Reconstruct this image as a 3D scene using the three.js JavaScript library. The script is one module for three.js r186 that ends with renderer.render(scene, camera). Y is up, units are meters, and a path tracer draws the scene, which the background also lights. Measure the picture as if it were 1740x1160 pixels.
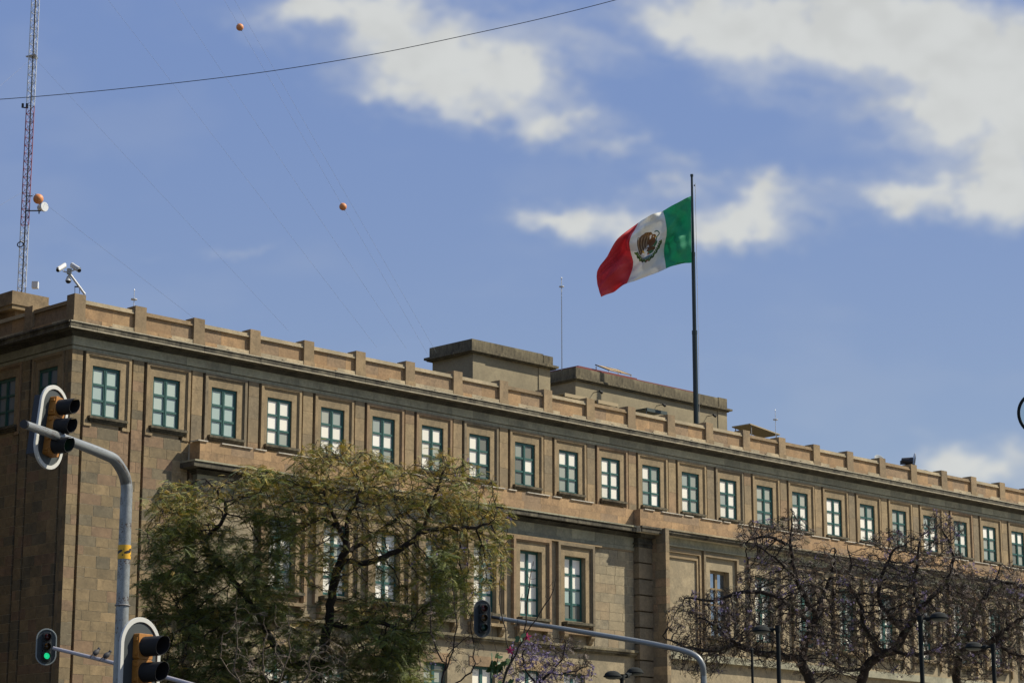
import * as THREE from 'three';
import { mergeGeometries } from 'three/addons/utils/BufferGeometryUtils.js';

// ---------------------------------------------------------------- camera, sky, sun, exposure
const scene = new THREE.Scene();
const PITCH = 0.22243, FOCAL = 3959.57, CAM_H = 1.6;      // focal length in pixels of a 1740 x 1160 frame
const camera = new THREE.PerspectiveCamera(16.667, 1024 / 682, 0.5, 2500);
camera.position.set(0, CAM_H, 0);
camera.rotation.x = PITCH;
scene.add(camera);

const renderer = new THREE.WebGLRenderer({ antialias: true });
renderer.setSize(1024, 682);
renderer.toneMapping = THREE.LinearToneMapping;
renderer.toneMappingExposure = 1.3;
renderer.shadowMap.enabled = true;

const PHI = 0.787143, CX = -17.5006, CZ = -90.4848;        // the street front runs along PHI from the corner of the building
const sunLocal = new THREE.Vector3(1.65, 2.02, 1.2);       // along the front, up, out of the front
const sunDir = sunLocal.clone().applyAxisAngle(new THREE.Vector3(0, 1, 0), PHI).normalize();
const sun = new THREE.DirectionalLight(new THREE.Color().setRGB(1, 0.92, 0.78), 4.6);
sun.position.copy(sunDir).multiplyScalar(260).add(new THREE.Vector3(0, 0, -100));
sun.target.position.set(0, 0, -100);
sun.castShadow = true;
sun.shadow.mapSize.set(4096, 4096);
Object.assign(sun.shadow.camera, { left: -110, right: 110, top: 110, bottom: -110, near: 10, far: 600 });
scene.add(sun, sun.target);

// ---------------------------------------------------------------- helpers
function rng(seed) { let a = seed >>> 0; return () => { a = (a + 0x6D2B79F5) | 0; let t = Math.imul(a ^ (a >>> 15), 1 | a); t = (t + Math.imul(t ^ (t >>> 7), 61 | t)) ^ t; return ((t ^ (t >>> 14)) >>> 0) / 4294967296; }; }
const HASH = new Float32Array(65536); { const r = rng(11); for (let i = 0; i < 65536; i++) HASH[i] = r(); }
const hsh = (x, y) => HASH[((x * 197 + y * 8111) ^ (y * 31 + (x >> 5) * 977)) & 65535];
function vnoise(x, y) {
  const xi = Math.floor(x), yi = Math.floor(y); let fx = x - xi, fy = y - yi;
  fx = fx * fx * (3 - 2 * fx); fy = fy * fy * (3 - 2 * fy);
  const a = hsh(xi, yi), b = hsh(xi + 1, yi), c = hsh(xi, yi + 1), d = hsh(xi + 1, yi + 1);
  return a + (b - a) * fx + (c - a) * fy + (a - b - c + d) * fx * fy;
}
function fbm(x, y, n) { let s = 0, a = 0.5, t = 0; for (let i = 0; i < n; i++) { s += a * vnoise(x, y); t += a; a *= 0.55; x = x * 2.03 + 17.3; y = y * 2.01 + 9.1; } return s / t; }
const smooth = (a, b, x) => { const t = Math.min(1, Math.max(0, (x - a) / (b - a))); return t * t * (3 - 2 * t); };
const lin = (c) => (c <= 0.04045 ? c / 12.92 : ((c + 0.055) / 1.055) ** 2.4);
const rgb = (r, g, b) => [lin(r / 255), lin(g / 255), lin(b / 255)];
const cp = Math.cos(PITCH), sp = Math.sin(PITCH);
// a point at a given distance along the line of sight, used to survey where things stand
function at(px, py, d) {
  const x = (px - 870) / FOCAL, y = (580 - py) / FOCAL;
  return new THREE.Vector3(x * d, (y * cp + sp) * d + CAM_H, -(cp - y * sp) * d);
}
const V = (x, y, z) => new THREE.Vector3(x, y, z);

// ---------------------------------------------------------------- sky: air and clouds by direction
{
  const W = 4096, H = 2048, data = new Float32Array(W * H * 4);
  const EX = 1 / 1.3, zen = rgb(102, 128, 184).map((c) => c * EX), mid = rgb(113, 139, 191).map((c) => c * EX), low = rgb(206, 222, 206).map((c) => c * EX), ground = [0.16, 0.14, 0.115];
  // cloud bank: [azimuth-like x, height-like y, half width, half height, weight]
  const C = [[520, 22, 80, 34, .5], [610, 20, 110, 40, .62], [690, 100, 80, 55, .85], [690, 55, 120, 50, .5], [790, 110, 110, 55, .85], [880, 128, 75, 50, .95], [735, 150, 90, 30, .7], [800, 185, 70, 22, .6], [900, 30, 90, 26, .28], [960, 60, 40, 25, .3],
    [915, 220, 55, 27, .95], [965, 195, 45, 12, .45], [1045, 243, 55, 24, .75], [1150, 277, 45, 16, .5], [1210, 300, 60, 12, .2],
    [985, 372, 90, 26, .85], [1090, 378, 100, 26, .85], [1260, 372, 90, 28, .85], [1330, 318, 45, 28, .7], [1300, 345, 50, 34, .7], [1215, 392, 110, 22, .65], [1125, 320, 60, 18, .5], [1180, 318, 45, 20, .45], [905, 360, 28, 14, .5], [1390, 385, 40, 12, .3],
    [1120, 30, 90, 40, .65], [1215, 60, 70, 48, .95], [1300, 30, 140, 60, .95], [1430, 60, 140, 62, 1], [1560, 60, 160, 70, 1], [1700, 90, 150, 90, 1.1], [1620, 185, 85, 55, .95], [1720, 200, 90, 80, 1], [1560, 190, 60, 18, .4], [1500, 185, 70, 14, .25], [1600, 240, 70, 22, .4],
    [1530, 328, 70, 22, .9], [1620, 335, 100, 26, .95], [1700, 330, 90, 48, 1], [1735, 280, 60, 60, .9],
    [1640, 785, 80, 34, .62], [1700, 800, 90, 40, .65], [1560, 730, 50, 14, .2], [1600, 790, 60, 26, .4],
    [395, 425, 60, 13, .34], [250, 432, 60, 12, .22], [150, 415, 50, 12, .25], [465, 425, 40, 10, .2], [500, 25, 150, 20, .3], [640, 170, 40, 14, .3]];
  for (let j = 0; j < H; j++) {
    const el = ((j + 0.5) / H - 0.5) * Math.PI, y = Math.sin(el), ce = Math.cos(el);
    for (let i = 0; i < W; i++) {
      const k = (j * W + i) * 4; data[k + 3] = 1;
      if (el < -0.01) { data[k] = ground[0]; data[k + 1] = ground[1]; data[k + 2] = ground[2]; continue; }
      const az = ((i + 0.5) / W - 0.5) * 2 * Math.PI, x = Math.cos(az) * ce, z = Math.sin(az) * ce;
      const e = Math.max(0, el), w1 = Math.exp(-e / 0.14), w2 = 1 - Math.exp(-e / 0.9);
      const sd = Math.max(0, x * sunDir.x + y * sunDir.y + z * sunDir.z), halo = 0.35 * sd ** 6 + 0.2 * sd;
      let r = mid[0] + (low[0] - mid[0]) * w1, g = mid[1] + (low[1] - mid[1]) * w1, b = mid[2] + (low[2] - mid[2]) * w1;
      r += (zen[0] - r) * w2; g += (zen[1] - g) * w2; b += (zen[2] - b) * w2;
      r *= 1 + halo; g *= 1 + halo * 0.9; b *= 1 + halo * 0.75;
      // generic broken cloud everywhere
      const q = 1 / (y + 0.16); let cov = 0, bright = 1;
      const near = -z > 0.6 ? 1 - smooth(0.26, 0.40, Math.abs(Math.atan2(x, -z))) : 0, nearY = near * (1 - smooth(0.38, 0.5, el));
      if (nearY < 1) { const n = fbm(x * q * 1.3 + 40, z * q * 1.3 + 7, 5); cov = smooth(0.55, 0.78, n) * 0.8 * (1 - nearY); }
      if (nearY > 0) {
        const zc = sp * y - cp * z, px = 870 + FOCAL * x / zc, py = 580 - FOCAL * (cp * y + sp * z) / zc;
        const wx = px + (fbm(px / 90, py / 70, 3) - 0.5) * 90 + (fbm(px / 24 + 50, py / 14, 5) - 0.5) * 52, wy = py + (fbm(px / 80 + 31, py / 60 + 12, 3) - 0.5) * 52 + (fbm(px / 22, py / 13 + 77, 5) - 0.5) * 34;
        let d = 0, soft = 0;
        for (const c of C) { const dx = (wx - c[0]) / c[2], dy = (wy - c[1]) / c[3], m = dx * dx + dy * dy; if (m < 5) d += c[4] * Math.exp(-m * 1.1); if (m < 12) soft += c[4] * Math.exp(-m * .36); }
        const tex = fbm(px / 60 + 3, py / 42 + 8, 5);
        d *= 0.25 + 1.5 * tex;
        const veil = 0.06 * smooth(0.45, 0.8, fbm(px / 240, py / 110, 4)) + 0.34 * smooth(0.25, 1.9, soft * (0.1 + 1.6 * fbm((px + py * 0.5) / 120, (py - px * 0.25) / 30, 5)));
        cov += nearY * (smooth(0.05, 1.45, d) * 0.80 + veil);
        bright = 1 - 0.09 * smooth(0.35, 0.8, fbm(px / 70 + 9, py / 50 + 90, 4)) * nearY;
      }
      cov = Math.min(0.96, cov);
      const cr = 0.66 * EX * bright, cg = 0.675 * EX * bright, cb = 0.66 * EX * bright;
      data[k] = r + (cr - r) * cov; data[k + 1] = g + (cg - g) * cov; data[k + 2] = b + (cb - b) * cov;
    }
  }
  const sky = new THREE.DataTexture(data, W, H, THREE.RGBAFormat, THREE.FloatType);
  sky.mapping = THREE.EquirectangularReflectionMapping; sky.magFilter = THREE.LinearFilter; sky.needsUpdate = true;
  scene.background = sky; scene.environment = sky;
}

// ---------------------------------------------------------------- names, tags
const used = new Map();
function numbered(n) { const k = used.get(n) ?? 0; used.set(n, k + 1); return k ? n + '_' + String(k).padStart(3, '0') : n; }
function tag(o, label, category, group, kind) { o.userData.label = label; if (category) o.userData.category = category; if (group) o.userData.group = group; if (kind) o.userData.kind = kind; return o; }
function thing(name, label, category, pos, group) { const g = new THREE.Group(); g.name = numbered(name); if (pos) g.position.copy(pos); scene.add(g); return tag(g, label, category, group); }
function mesh(name, geo, mat, parent) { const m = new THREE.Mesh(geo, mat); m.name = parent === scene ? numbered(name) : name; m.castShadow = m.receiveShadow = true; parent.add(m); return m; }
function group(name, parent) { const g = new THREE.Group(); g.name = name; parent.add(g); return g; }

// ---------------------------------------------------------------- geometry builders
// a box from corner to corner with uv in metres
function box(x0, x1, y0, y1, z0, z1) {
  const p = [], n = [], t = [], q = (a, b, c, d, nx, ny, nz) => {
    for (const v of [a, b, c, a, c, d]) { p.push(...v); n.push(nx, ny, nz); t.push(nx ? v[2] + v[0] * 0.37 : v[0], ny ? v[2] : v[1]); }
  };
  q([x0, y0, z1], [x1, y0, z1], [x1, y1, z1], [x0, y1, z1], 0, 0, 1); q([x1, y0, z0], [x0, y0, z0], [x0, y1, z0], [x1, y1, z0], 0, 0, -1);
  q([x1, y0, z1], [x1, y0, z0], [x1, y1, z0], [x1, y1, z1], 1, 0, 0); q([x0, y0, z0], [x0, y0, z1], [x0, y1, z1], [x0, y1, z0], -1, 0, 0);
  q([x0, y1, z1], [x1, y1, z1], [x1, y1, z0], [x0, y1, z0], 0, 1, 0); q([x0, y0, z0], [x1, y0, z0], [x1, y0, z1], [x0, y0, z1], 0, -1, 0);
  const g = new THREE.BufferGeometry();
  g.setAttribute('position', new THREE.Float32BufferAttribute(p, 3)); g.setAttribute('normal', new THREE.Float32BufferAttribute(n, 3)); g.setAttribute('uv', new THREE.Float32BufferAttribute(t, 2));
  return g;
}
const merge = (list) => (list.length === 1 ? list[0] : mergeGeometries(list.map((g) => (g.index ? g.toNonIndexed() : g))));
function tube(points, r, seg = 24, sides = 8, r2) {
  const c = new THREE.CatmullRomCurve3(points), g = new THREE.TubeGeometry(c, seg, r, sides, false);
  if (r2 !== undefined) { const p = g.attributes.position, a = V(0, 0, 0); for (let i = 0; i <= seg; i++) { c.getPointAt(i / seg, a); const k = (r + (r2 - r) * i / seg) / r; for (let j = 0; j <= sides; j++) { const m = i * (sides + 1) + j; p.setXYZ(m, a.x + (p.getX(m) - a.x) * k, a.y + (p.getY(m) - a.y) * k, a.z + (p.getZ(m) - a.z) * k); } } }
  return g;
}
function rod(a, b, r, sides = 6, r2 = r) {
  const d = b.clone().sub(a), g = new THREE.CylinderGeometry(r2, r, d.length(), sides, 1);
  g.applyQuaternion(new THREE.Quaternion().setFromUnitVectors(V(0, 1, 0), d.clone().normalize())); g.translate((a.x + b.x) / 2, (a.y + b.y) / 2, (a.z + b.z) / 2);
  return g;
}
const moved = (g, x, y, z) => { g.translate(x, y, z); return g; };

// ---------------------------------------------------------------- materials
function noiseTex(size, fn, srgb) {
  const d = new Uint8Array(size * size * 4);
  for (let j = 0; j < size; j++) for (let i = 0; i < size; i++) { const c = fn(i / size, j / size), k = (j * size + i) * 4; d[k] = c[0] * 255; d[k + 1] = c[1] * 255; d[k + 2] = c[2] * 255; d[k + 3] = 255; }
  const t = new THREE.DataTexture(d, size, size); t.wrapS = t.wrapT = THREE.RepeatWrapping; t.magFilter = THREE.LinearFilter; t.minFilter = THREE.LinearMipmapLinearFilter; t.generateMipmaps = true;
  if (srgb) t.colorSpace = THREE.SRGBColorSpace; t.needsUpdate = true; return t;
}
// noise that tiles
function tn(u, v, f, n, o = 0) { const w = (a) => a * a * (3 - 2 * a); const A = fbm(u * f + o, v * f + o, n), B = fbm((u - 1) * f + o, v * f + o, n), Cc = fbm(u * f + o, (v - 1) * f + o, n), D = fbm((u - 1) * f + o, (v - 1) * f + o, n), x = w(u), y = w(v); return (A * (1 - x) + B * x) * (1 - y) + (Cc * (1 - x) + D * x) * y; }
const cl = (x) => Math.min(1, Math.max(0, x));
const stoneMap = noiseTex(512, (u, v) => { const a = tn(u, v, 5, 4), b = tn(u, v, 60, 3, 5), s = tn(u, v, 22, 2, 90); const k = 0.88 + (a - 0.5) * 0.42 + (b - 0.5) * 0.24 + (s - 0.5) * 0.14; return [cl(k + (a - 0.5) * 0.05), cl(k), cl(k - (a - 0.5) * 0.05)]; }, true);
const stoneBump = noiseTex(512, (u, v) => { const b = tn(u, v, 70, 3, 5), c = tn(u, v, 14, 3, 31); const k = cl(b * 0.6 + c * 0.4); return [k, k, k]; });
// soot: dark runs with ragged ends, as on the cornices
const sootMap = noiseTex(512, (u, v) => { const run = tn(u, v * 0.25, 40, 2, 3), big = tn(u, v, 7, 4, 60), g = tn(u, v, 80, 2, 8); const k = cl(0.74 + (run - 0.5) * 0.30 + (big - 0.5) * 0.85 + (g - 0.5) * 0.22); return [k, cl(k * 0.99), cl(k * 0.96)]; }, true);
const plainNoise = noiseTex(256, (u, v) => { const k = cl(0.86 + (tn(u, v, 6, 4) - 0.5) * 0.3 + (tn(u, v, 50, 2, 9) - 0.5) * 0.14); return [k, k, k]; }, true);
function stone(r, g, b, map = stoneMap, rep = 0.27, ox = 0) { const m = map.clone(); m.repeat.set(rep, rep); m.offset.set(ox, ox * 0.7); m.needsUpdate = true; const bm = stoneBump; return new THREE.MeshStandardMaterial({ color: new THREE.Color().setRGB(r, g, b), map: m, bumpMap: bm, bumpScale: 0.006, roughness: 0.94 }); }
function plain(r, g, b, rough = 0.6, metal = 0, extra = {}) { return new THREE.MeshStandardMaterial({ color: new THREE.Color().setRGB(r, g, b), roughness: rough, metalness: metal, ...extra }); }
const M = {
  wall: [stone(.33, .245, .135), stone(.28, .215, .125, stoneMap, .27, .3), stone(.375, .28, .152, stoneMap, .27, .55), stone(.24, .192, .118, stoneMap, .27, .8), stone(.33, .228, .128, stoneMap, .27, .15)],
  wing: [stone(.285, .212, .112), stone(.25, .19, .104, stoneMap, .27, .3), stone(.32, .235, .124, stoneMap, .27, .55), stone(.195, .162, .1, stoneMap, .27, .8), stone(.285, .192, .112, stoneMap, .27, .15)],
  light: [stone(.38, .31, .19), stone(.35, .29, .18, stoneMap, .27, .3), stone(.41, .335, .205, stoneMap, .27, .55), stone(.32, .27, .175, stoneMap, .27, .8), stone(.37, .285, .17, stoneMap, .27, .15)],
  surround: stone(.315, .24, .135, stoneMap, .31, .2),
  orange: [stone(.41, .265, .135), stone(.37, .245, .13, stoneMap, .27, .35), stone(.45, .295, .15, stoneMap, .27, .6), stone(.34, .238, .14, stoneMap, .27, .85)],
  sunlitSlab: stone(.64, .58, .46, stoneMap, .3, .2),  // whitish tone stands for sunlight on the terrace parapet's top edge
  pale: stone(.47, .39, .25, stoneMap, .3, .4),
  post: [stone(.33, .24, .13, stoneMap, .27, .1), stone(.30, .22, .125, stoneMap, .27, .5), stone(.36, .26, .145, stoneMap, .27, .7)],
  frieze: [stone(.38, .36, .245, stoneMap, .22, .2), stone(.32, .305, .21, stoneMap, .22, .6), stone(.42, .40, .27, stoneMap, .22, .9)],
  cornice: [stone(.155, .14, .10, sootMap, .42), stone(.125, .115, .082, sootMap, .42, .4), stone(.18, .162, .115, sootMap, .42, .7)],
  lip: stone(.50, .45, .32, stoneMap, .6, .3),
  sill: stone(.17, .15, .10, sootMap, .5, .2),
  mortar: stone(.60, .53, .37, stoneMap, .5, .6),
  pent: stone(.37, .31, .19, plainNoise, .25, .1),
  soot: stone(.25, .215, .135, sootMap, .3, .5),
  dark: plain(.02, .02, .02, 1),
  green: plain(.018, .09, .075, 0.5),
};
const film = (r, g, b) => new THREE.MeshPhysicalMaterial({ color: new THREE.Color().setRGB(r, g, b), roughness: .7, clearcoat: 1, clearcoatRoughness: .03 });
const filmW = film(.84, .80, .66), filmG = film(.30, .32, .255), skyTintT = film(.36, .46, .40), filmD = film(.12, .125, .09), filmW2 = film(.74, .71, .60);  // the teal tone paints in sky reflected by the first panes
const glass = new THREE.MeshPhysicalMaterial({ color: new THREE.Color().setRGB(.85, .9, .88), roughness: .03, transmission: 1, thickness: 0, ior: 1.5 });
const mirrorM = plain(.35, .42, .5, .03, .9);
const VAR = { W: [filmW, filmW, film(.78, .75, .63), film(.86, .83, .72), film(.70, .67, .54)], G: [filmG, film(.25, .275, .22), film(.35, .36, .28), film(.29, .33, .28)], T: [skyTintT, film(.33, .43, .385), film(.40, .48, .41)] }, pr = rng(123);
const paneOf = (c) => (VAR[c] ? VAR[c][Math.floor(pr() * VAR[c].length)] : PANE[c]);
const PANE = { W: filmW, G: filmG, T: skyTintT, C: filmD, V: filmW2, X: glass, B: film(.10, .14, .175) };  // B: bluish tone, mirrored sky put into the end wall panes

// ---------------------------------------------------------------- ground: pale paving added before the front to bounce light, a narrow asphalt street along the end wall
{
  const g = mesh('ground', box(-700, 700, -0.5, 0, -900, 300), stone(.06, .058, .054, plainNoise, .3), scene); tag(g, 'dark asphalt of the wide street', null, null, 'structure');
  const local = (name, geo, m, label, kind, cat) => { const o = mesh(name, geo, m, scene); o.position.set(CX, 0, CZ); o.rotation.y = PHI; tag(o, label, cat, null, kind); return o; };
  local('road', box(-8.3, -3.5, -.2, .004, -90, 40), stone(.05, .05, .048, plainNoise, .3), 'dark asphalt side street along the end wall', 'structure');
  local('square', box(16, 260, -.2, .1, 12, 150), stone(.34, .31, .25, plainNoise, .3), 'unseen pale stone paving added to bounce light onto the front', 'structure');  // added out of view as a bounce surface for the front
  local('pavement', box(0, 92, -.2, 0.15, 1.6, 11.5), stone(.36, .33, .26), 'unseen stone pavement with a kerb along the front, made pale to bounce light', 'structure');  // pale tone chosen so sunlight bounces up the front
  local('pavement', box(-3.5, 92, -.2, 0.14, -34, 1.59), stone(.10, .095, .08), 'unseen stone pavement with a kerb round the building, made dark to cut bounced light', 'structure');  // dark tone keeps bounced light off the end wall
  // unseen building added across the side street, sized and darkened to shade the end wall
  const n = thing('shading_building', 'unseen dark building added across the side street to shade the end wall', 'building', V(CX, 0, CZ)); n.rotation.y = PHI;
  mesh('wall', box(-34, -8.5, 0, 34, -70, 4), stone(.09, .078, .06), n); mesh('cornice', box(-34.4, -8.1, 34, 34.6, -70.4, 4.4), stone(.16, .14, .1), n);
}

// ---------------------------------------------------------------- the building, in its own frame: x along the front, y up, z out of the front
const H = (h) => h + CAM_H;
const B = thing('courthouse', 'long tan stone government building with green framed windows and a parapet', 'building', V(CX, 0, CZ));
B.rotation.y = PHI;
const R = rng(77), pick = (a) => a[Math.floor(R() * a.length)];
const LEN = 88, DEEP = 26, NB = 27;                         // length of the front, depth, bays
{
  // mass behind the facade
  mesh('interior', box(.45, LEN - .3, 0, H(20.6), -DEEP, -.46), M.pent, B);
  mesh('roof', box(.2, LEN, H(20.61), H(21.17), -DEEP, -.3), M.pent, B);
  // ---- upper storey wall, with an opening for every window
  const w = [], y0 = H(15.2), yb = H(17.58), yt = H(19.65), y1 = H(20.6);
  for (let i = 0; i < NB; i++) {
    const s = 3 * i, a = i ? s - .3 : 0, lo = i < 2 ? 0 : y0;
    w.push(box(a, s + 1.02, lo, y1, -.45, -.3), box(s + 2.37, s + 2.7, lo, y1, -.45, -.3), box(s + 1.02, s + 2.37, lo, yb, -.45, -.3), box(s + 1.02, s + 2.37, yt, y1, -.45, -.3));
  }
  mesh('wall', merge(w), M.wall[1], B);
  // the end wall on the side street
  const e = [];
  for (let i = 0; i < 7; i++) { const s = 3 * i, a = i ? s - .3 : .45; e.push(box(.3, .45, 0, y1, -(s + 1.02), -a), box(.3, .45, 0, y1, -(s + 2.7), -(s + 2.37)), box(.3, .45, 0, yb, -(s + 2.37), -(s + 1.02)), box(.3, .45, yt, y1, -(s + 2.37), -(s + 1.02))); }
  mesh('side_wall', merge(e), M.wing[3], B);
}
// ---- window: frame, panes, sill and stone surround; built at the opening's foot, x from the left of the bay
const upFrame = merge([box(1.02, 1.12, 0, 2.07, -.19, -.10), box(2.27, 2.37, 0, 2.07, -.19, -.10), box(1.12, 2.27, 0, .11, -.19, -.10), box(1.12, 2.27, 1.95, 2.07, -.19, -.10), box(1.62, 1.77, .11, 1.95, -.19, -.09), box(1.675, 1.715, .11, 1.95, -.09, -.07),
  ...[.69, 1.33].flatMap((y) => [box(1.12, 1.62, y - .04, y + .05, -.18, -.095), box(1.77, 2.27, y - .04, y + .05, -.18, -.095)])]);
const upSurround = (() => {
  const o = [], top = H(20.18) - H(17.58), bot = H(17.17) - H(17.58);
  o.push(box(.64, .77, bot, top, -.3, .05), box(2.74, 2.87, bot, top, -.3, .05), box(.77, 2.74, top - .12, top, -.3, .05));
  o.push(box(.77, .83, bot + .14, top - .12, -.3, .005), box(2.68, 2.74, bot + .14, top - .12, -.3, .005), box(.83, 2.68, top - .18, top - .12, -.3, .005));
  o.push(box(.77, 1.0, bot, bot + .13, -.3, .045), box(2.51, 2.74, bot, bot + .13, -.3, .045));
  return merge(o);
})();
const upInner = (() => { const top = 2.6 - .18; return merge([box(.83, 1.02, -.27, top, -.3, -.025), box(2.37, 2.68, -.27, top, -.3, -.025), box(1.02, 2.37, 2.07, top, -.3, -.025), box(1.02, 2.37, -.41, -.03, -.3, -.02)]); })();
const upSill = merge([box(.84, 2.7, -.10, 0, -.3, .17), box(.88, 2.66, -.17, -.10, -.3, .11), box(.92, 2.62, -.24, -.17, -.3, .05)]);
const upPanes = []; for (let r = 0; r < 3; r++) for (let c = 0; c < 2; c++) { const y = [1.38, .74, .11][r], yy = [1.95, 1.29, .65][r]; upPanes.push(box(c ? 1.77 : 1.12, c ? 2.27 : 1.62, y, yy, -.15, -.145)); }
function upWindow(s, code, place) {
  const g = group('window', B); place(g, s);
  mesh('frame', upFrame, M.green, g); mesh('surround', upSurround, pick(M.wall), g); mesh('lining', upInner, M.surround, g); mesh('sill', upSill, M.sill, g);
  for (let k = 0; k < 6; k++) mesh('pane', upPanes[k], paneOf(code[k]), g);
}
const front = (g, s) => g.position.set(s, H(17.58), 0);
const side = (g, s) => { g.position.set(0, H(17.58), -(s + 3.39)); g.rotation.y = -Math.PI / 2; g.scale.x = 1; };
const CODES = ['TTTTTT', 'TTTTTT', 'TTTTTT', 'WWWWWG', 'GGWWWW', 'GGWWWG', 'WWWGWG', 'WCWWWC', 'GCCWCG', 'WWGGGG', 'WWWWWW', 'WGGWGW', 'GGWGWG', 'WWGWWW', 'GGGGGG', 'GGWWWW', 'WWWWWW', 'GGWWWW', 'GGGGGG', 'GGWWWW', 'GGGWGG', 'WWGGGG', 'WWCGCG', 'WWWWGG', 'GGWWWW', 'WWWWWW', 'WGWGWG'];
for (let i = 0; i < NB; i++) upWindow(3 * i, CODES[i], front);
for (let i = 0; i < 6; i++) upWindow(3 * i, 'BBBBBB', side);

// ---- pilasters between the windows, each of a few stones
function pilaster(s, w0, w1, lo, place) {
  const g = group('pilaster', B); place(g, s);
  let y = lo; const top = H(20.18);
  while (y < top - .05) { let h = .75 + R() * .55; if (top - y - h < .35) h = top - y; mesh('stone_block', box(w0, w1, y + .004, y + h - .004, -.3, (R() - .5) * .006), pick(M.wall), g); y += h; }
}
const pf = (g, s) => g.position.set(s, 0, 0), ps = (g, s) => { g.position.set(0, 0, -s); g.rotation.y = -Math.PI / 2; };
for (let i = 2; i < NB; i++) pilaster(3 * i, -.02, .52, H(16.3), pf);

// ---- coursed ashlar on the corner wing: the stones of the front are parts, those of the shaded end wall one mass
{
  const sideStones = [[], [], [], [], []];
  let count = 0;
  const lay = (x0, x1, lo, hi, put, seed) => {
    const r = rng(seed); let y = hi, row = 0;
    while (y > lo + .05) {
      const h = Math.min(.36 + r() * .12, y - lo); let x = x0 + (row % 2 ? -.35 : 0) * (x1 - x0 > 1 ? 1 : 0);
      while (x < x1 - .02) { let w = x1 - x0 < .8 ? (r() < .7 ? x1 - x0 : (x1 - x0) * (.4 + .2 * r())) : .55 + r() * .5; let a = Math.max(x0, x), b = Math.min(x1, x + w); if (x1 - b < .22) b = x1; if (b - a > .03) put(a, b, y - h, y, r); x = b; }
      y -= h; row++;
    }
  };
  const J = .007;
  const putFront = (a, b, y0, y1, r) => {
    const geo = box(a + J, b - J, y0 + J, y1 - J, -.295, -.004 + (r() - .5) * .008), m = M.wing[Math.floor(r() * 5)];
    if (count < 296) { mesh('ashlar_block', geo, m, B); count++; } else sideStones[Math.floor(r() * 5)].push(geo);
  };
  for (const [a, b, hi] of [[0, .52, 20.18], [.64, 2.87, 17.17], [2.98, 3.52, 20.18], [3.64, 5.87, 17.17], [5.98, 6.2, 16.0]]) lay(a, b, H(6.6), H(hi), putFront, Math.round(a * 100) + 5);
  mesh('mortar_bed', merge([[0, .52, 20.18], [.64, 2.87, 17.17], [2.98, 3.52, 20.18], [3.64, 5.87, 17.17], [5.98, 6.2, 17]].map(([a, b, hi]) => box(a + .014, b - .014, 0, H(hi) - .002, -.3, -.012))), M.mortar, B);
  const rot = new THREE.Matrix4().makeRotationY(-Math.PI / 2);
  // along the end wall: u runs from the back towards the corner
  for (const [a, b, hi] of [[-.52, 0, 20.18], [-2.87, -.64, 17.17], [-3.52, -2.98, 20.18], [-5.87, -3.64, 17.17], [-6.52, -5.98, 20.18], [-8.87, -6.64, 17.17]])
    lay(a, b, H(6.6), H(hi), (x0, x1, y0, y1, r) => { const z = -.004 + (r() - .5) * .008; const gg = box(x0 + J, x1 - J - (x1 > -.01 ? .002 : 0), y0 + J, y1 - J, -.295, z); gg.applyMatrix4(new THREE.Matrix4().makeRotationY(-Math.PI / 2)); sideStones[Math.floor(r() * 5)].push(gg); }, Math.round(-a * 100) + 901);
  const bed = merge([[-.52, -.3, 20.18], [-2.87, -.64, 17.17], [-3.52, -2.98, 20.18], [-5.87, -3.64, 17.17], [-6.52, -5.98, 20.18], [-8.87, -6.64, 17.17]].map(([a, b, hi]) => box(a + .014, b - .014, 0, H(hi) - .002, -.3, -.012))); bed.applyMatrix4(rot);
  mesh('side_mortar_bed', bed, M.mortar, B);
  sideStones.forEach((l, k) => { if (l.length) { const m = mesh('side_ashlar', merge(l), M.wing[k], B); m.userData.kind = 'stuff'; } });
}

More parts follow.
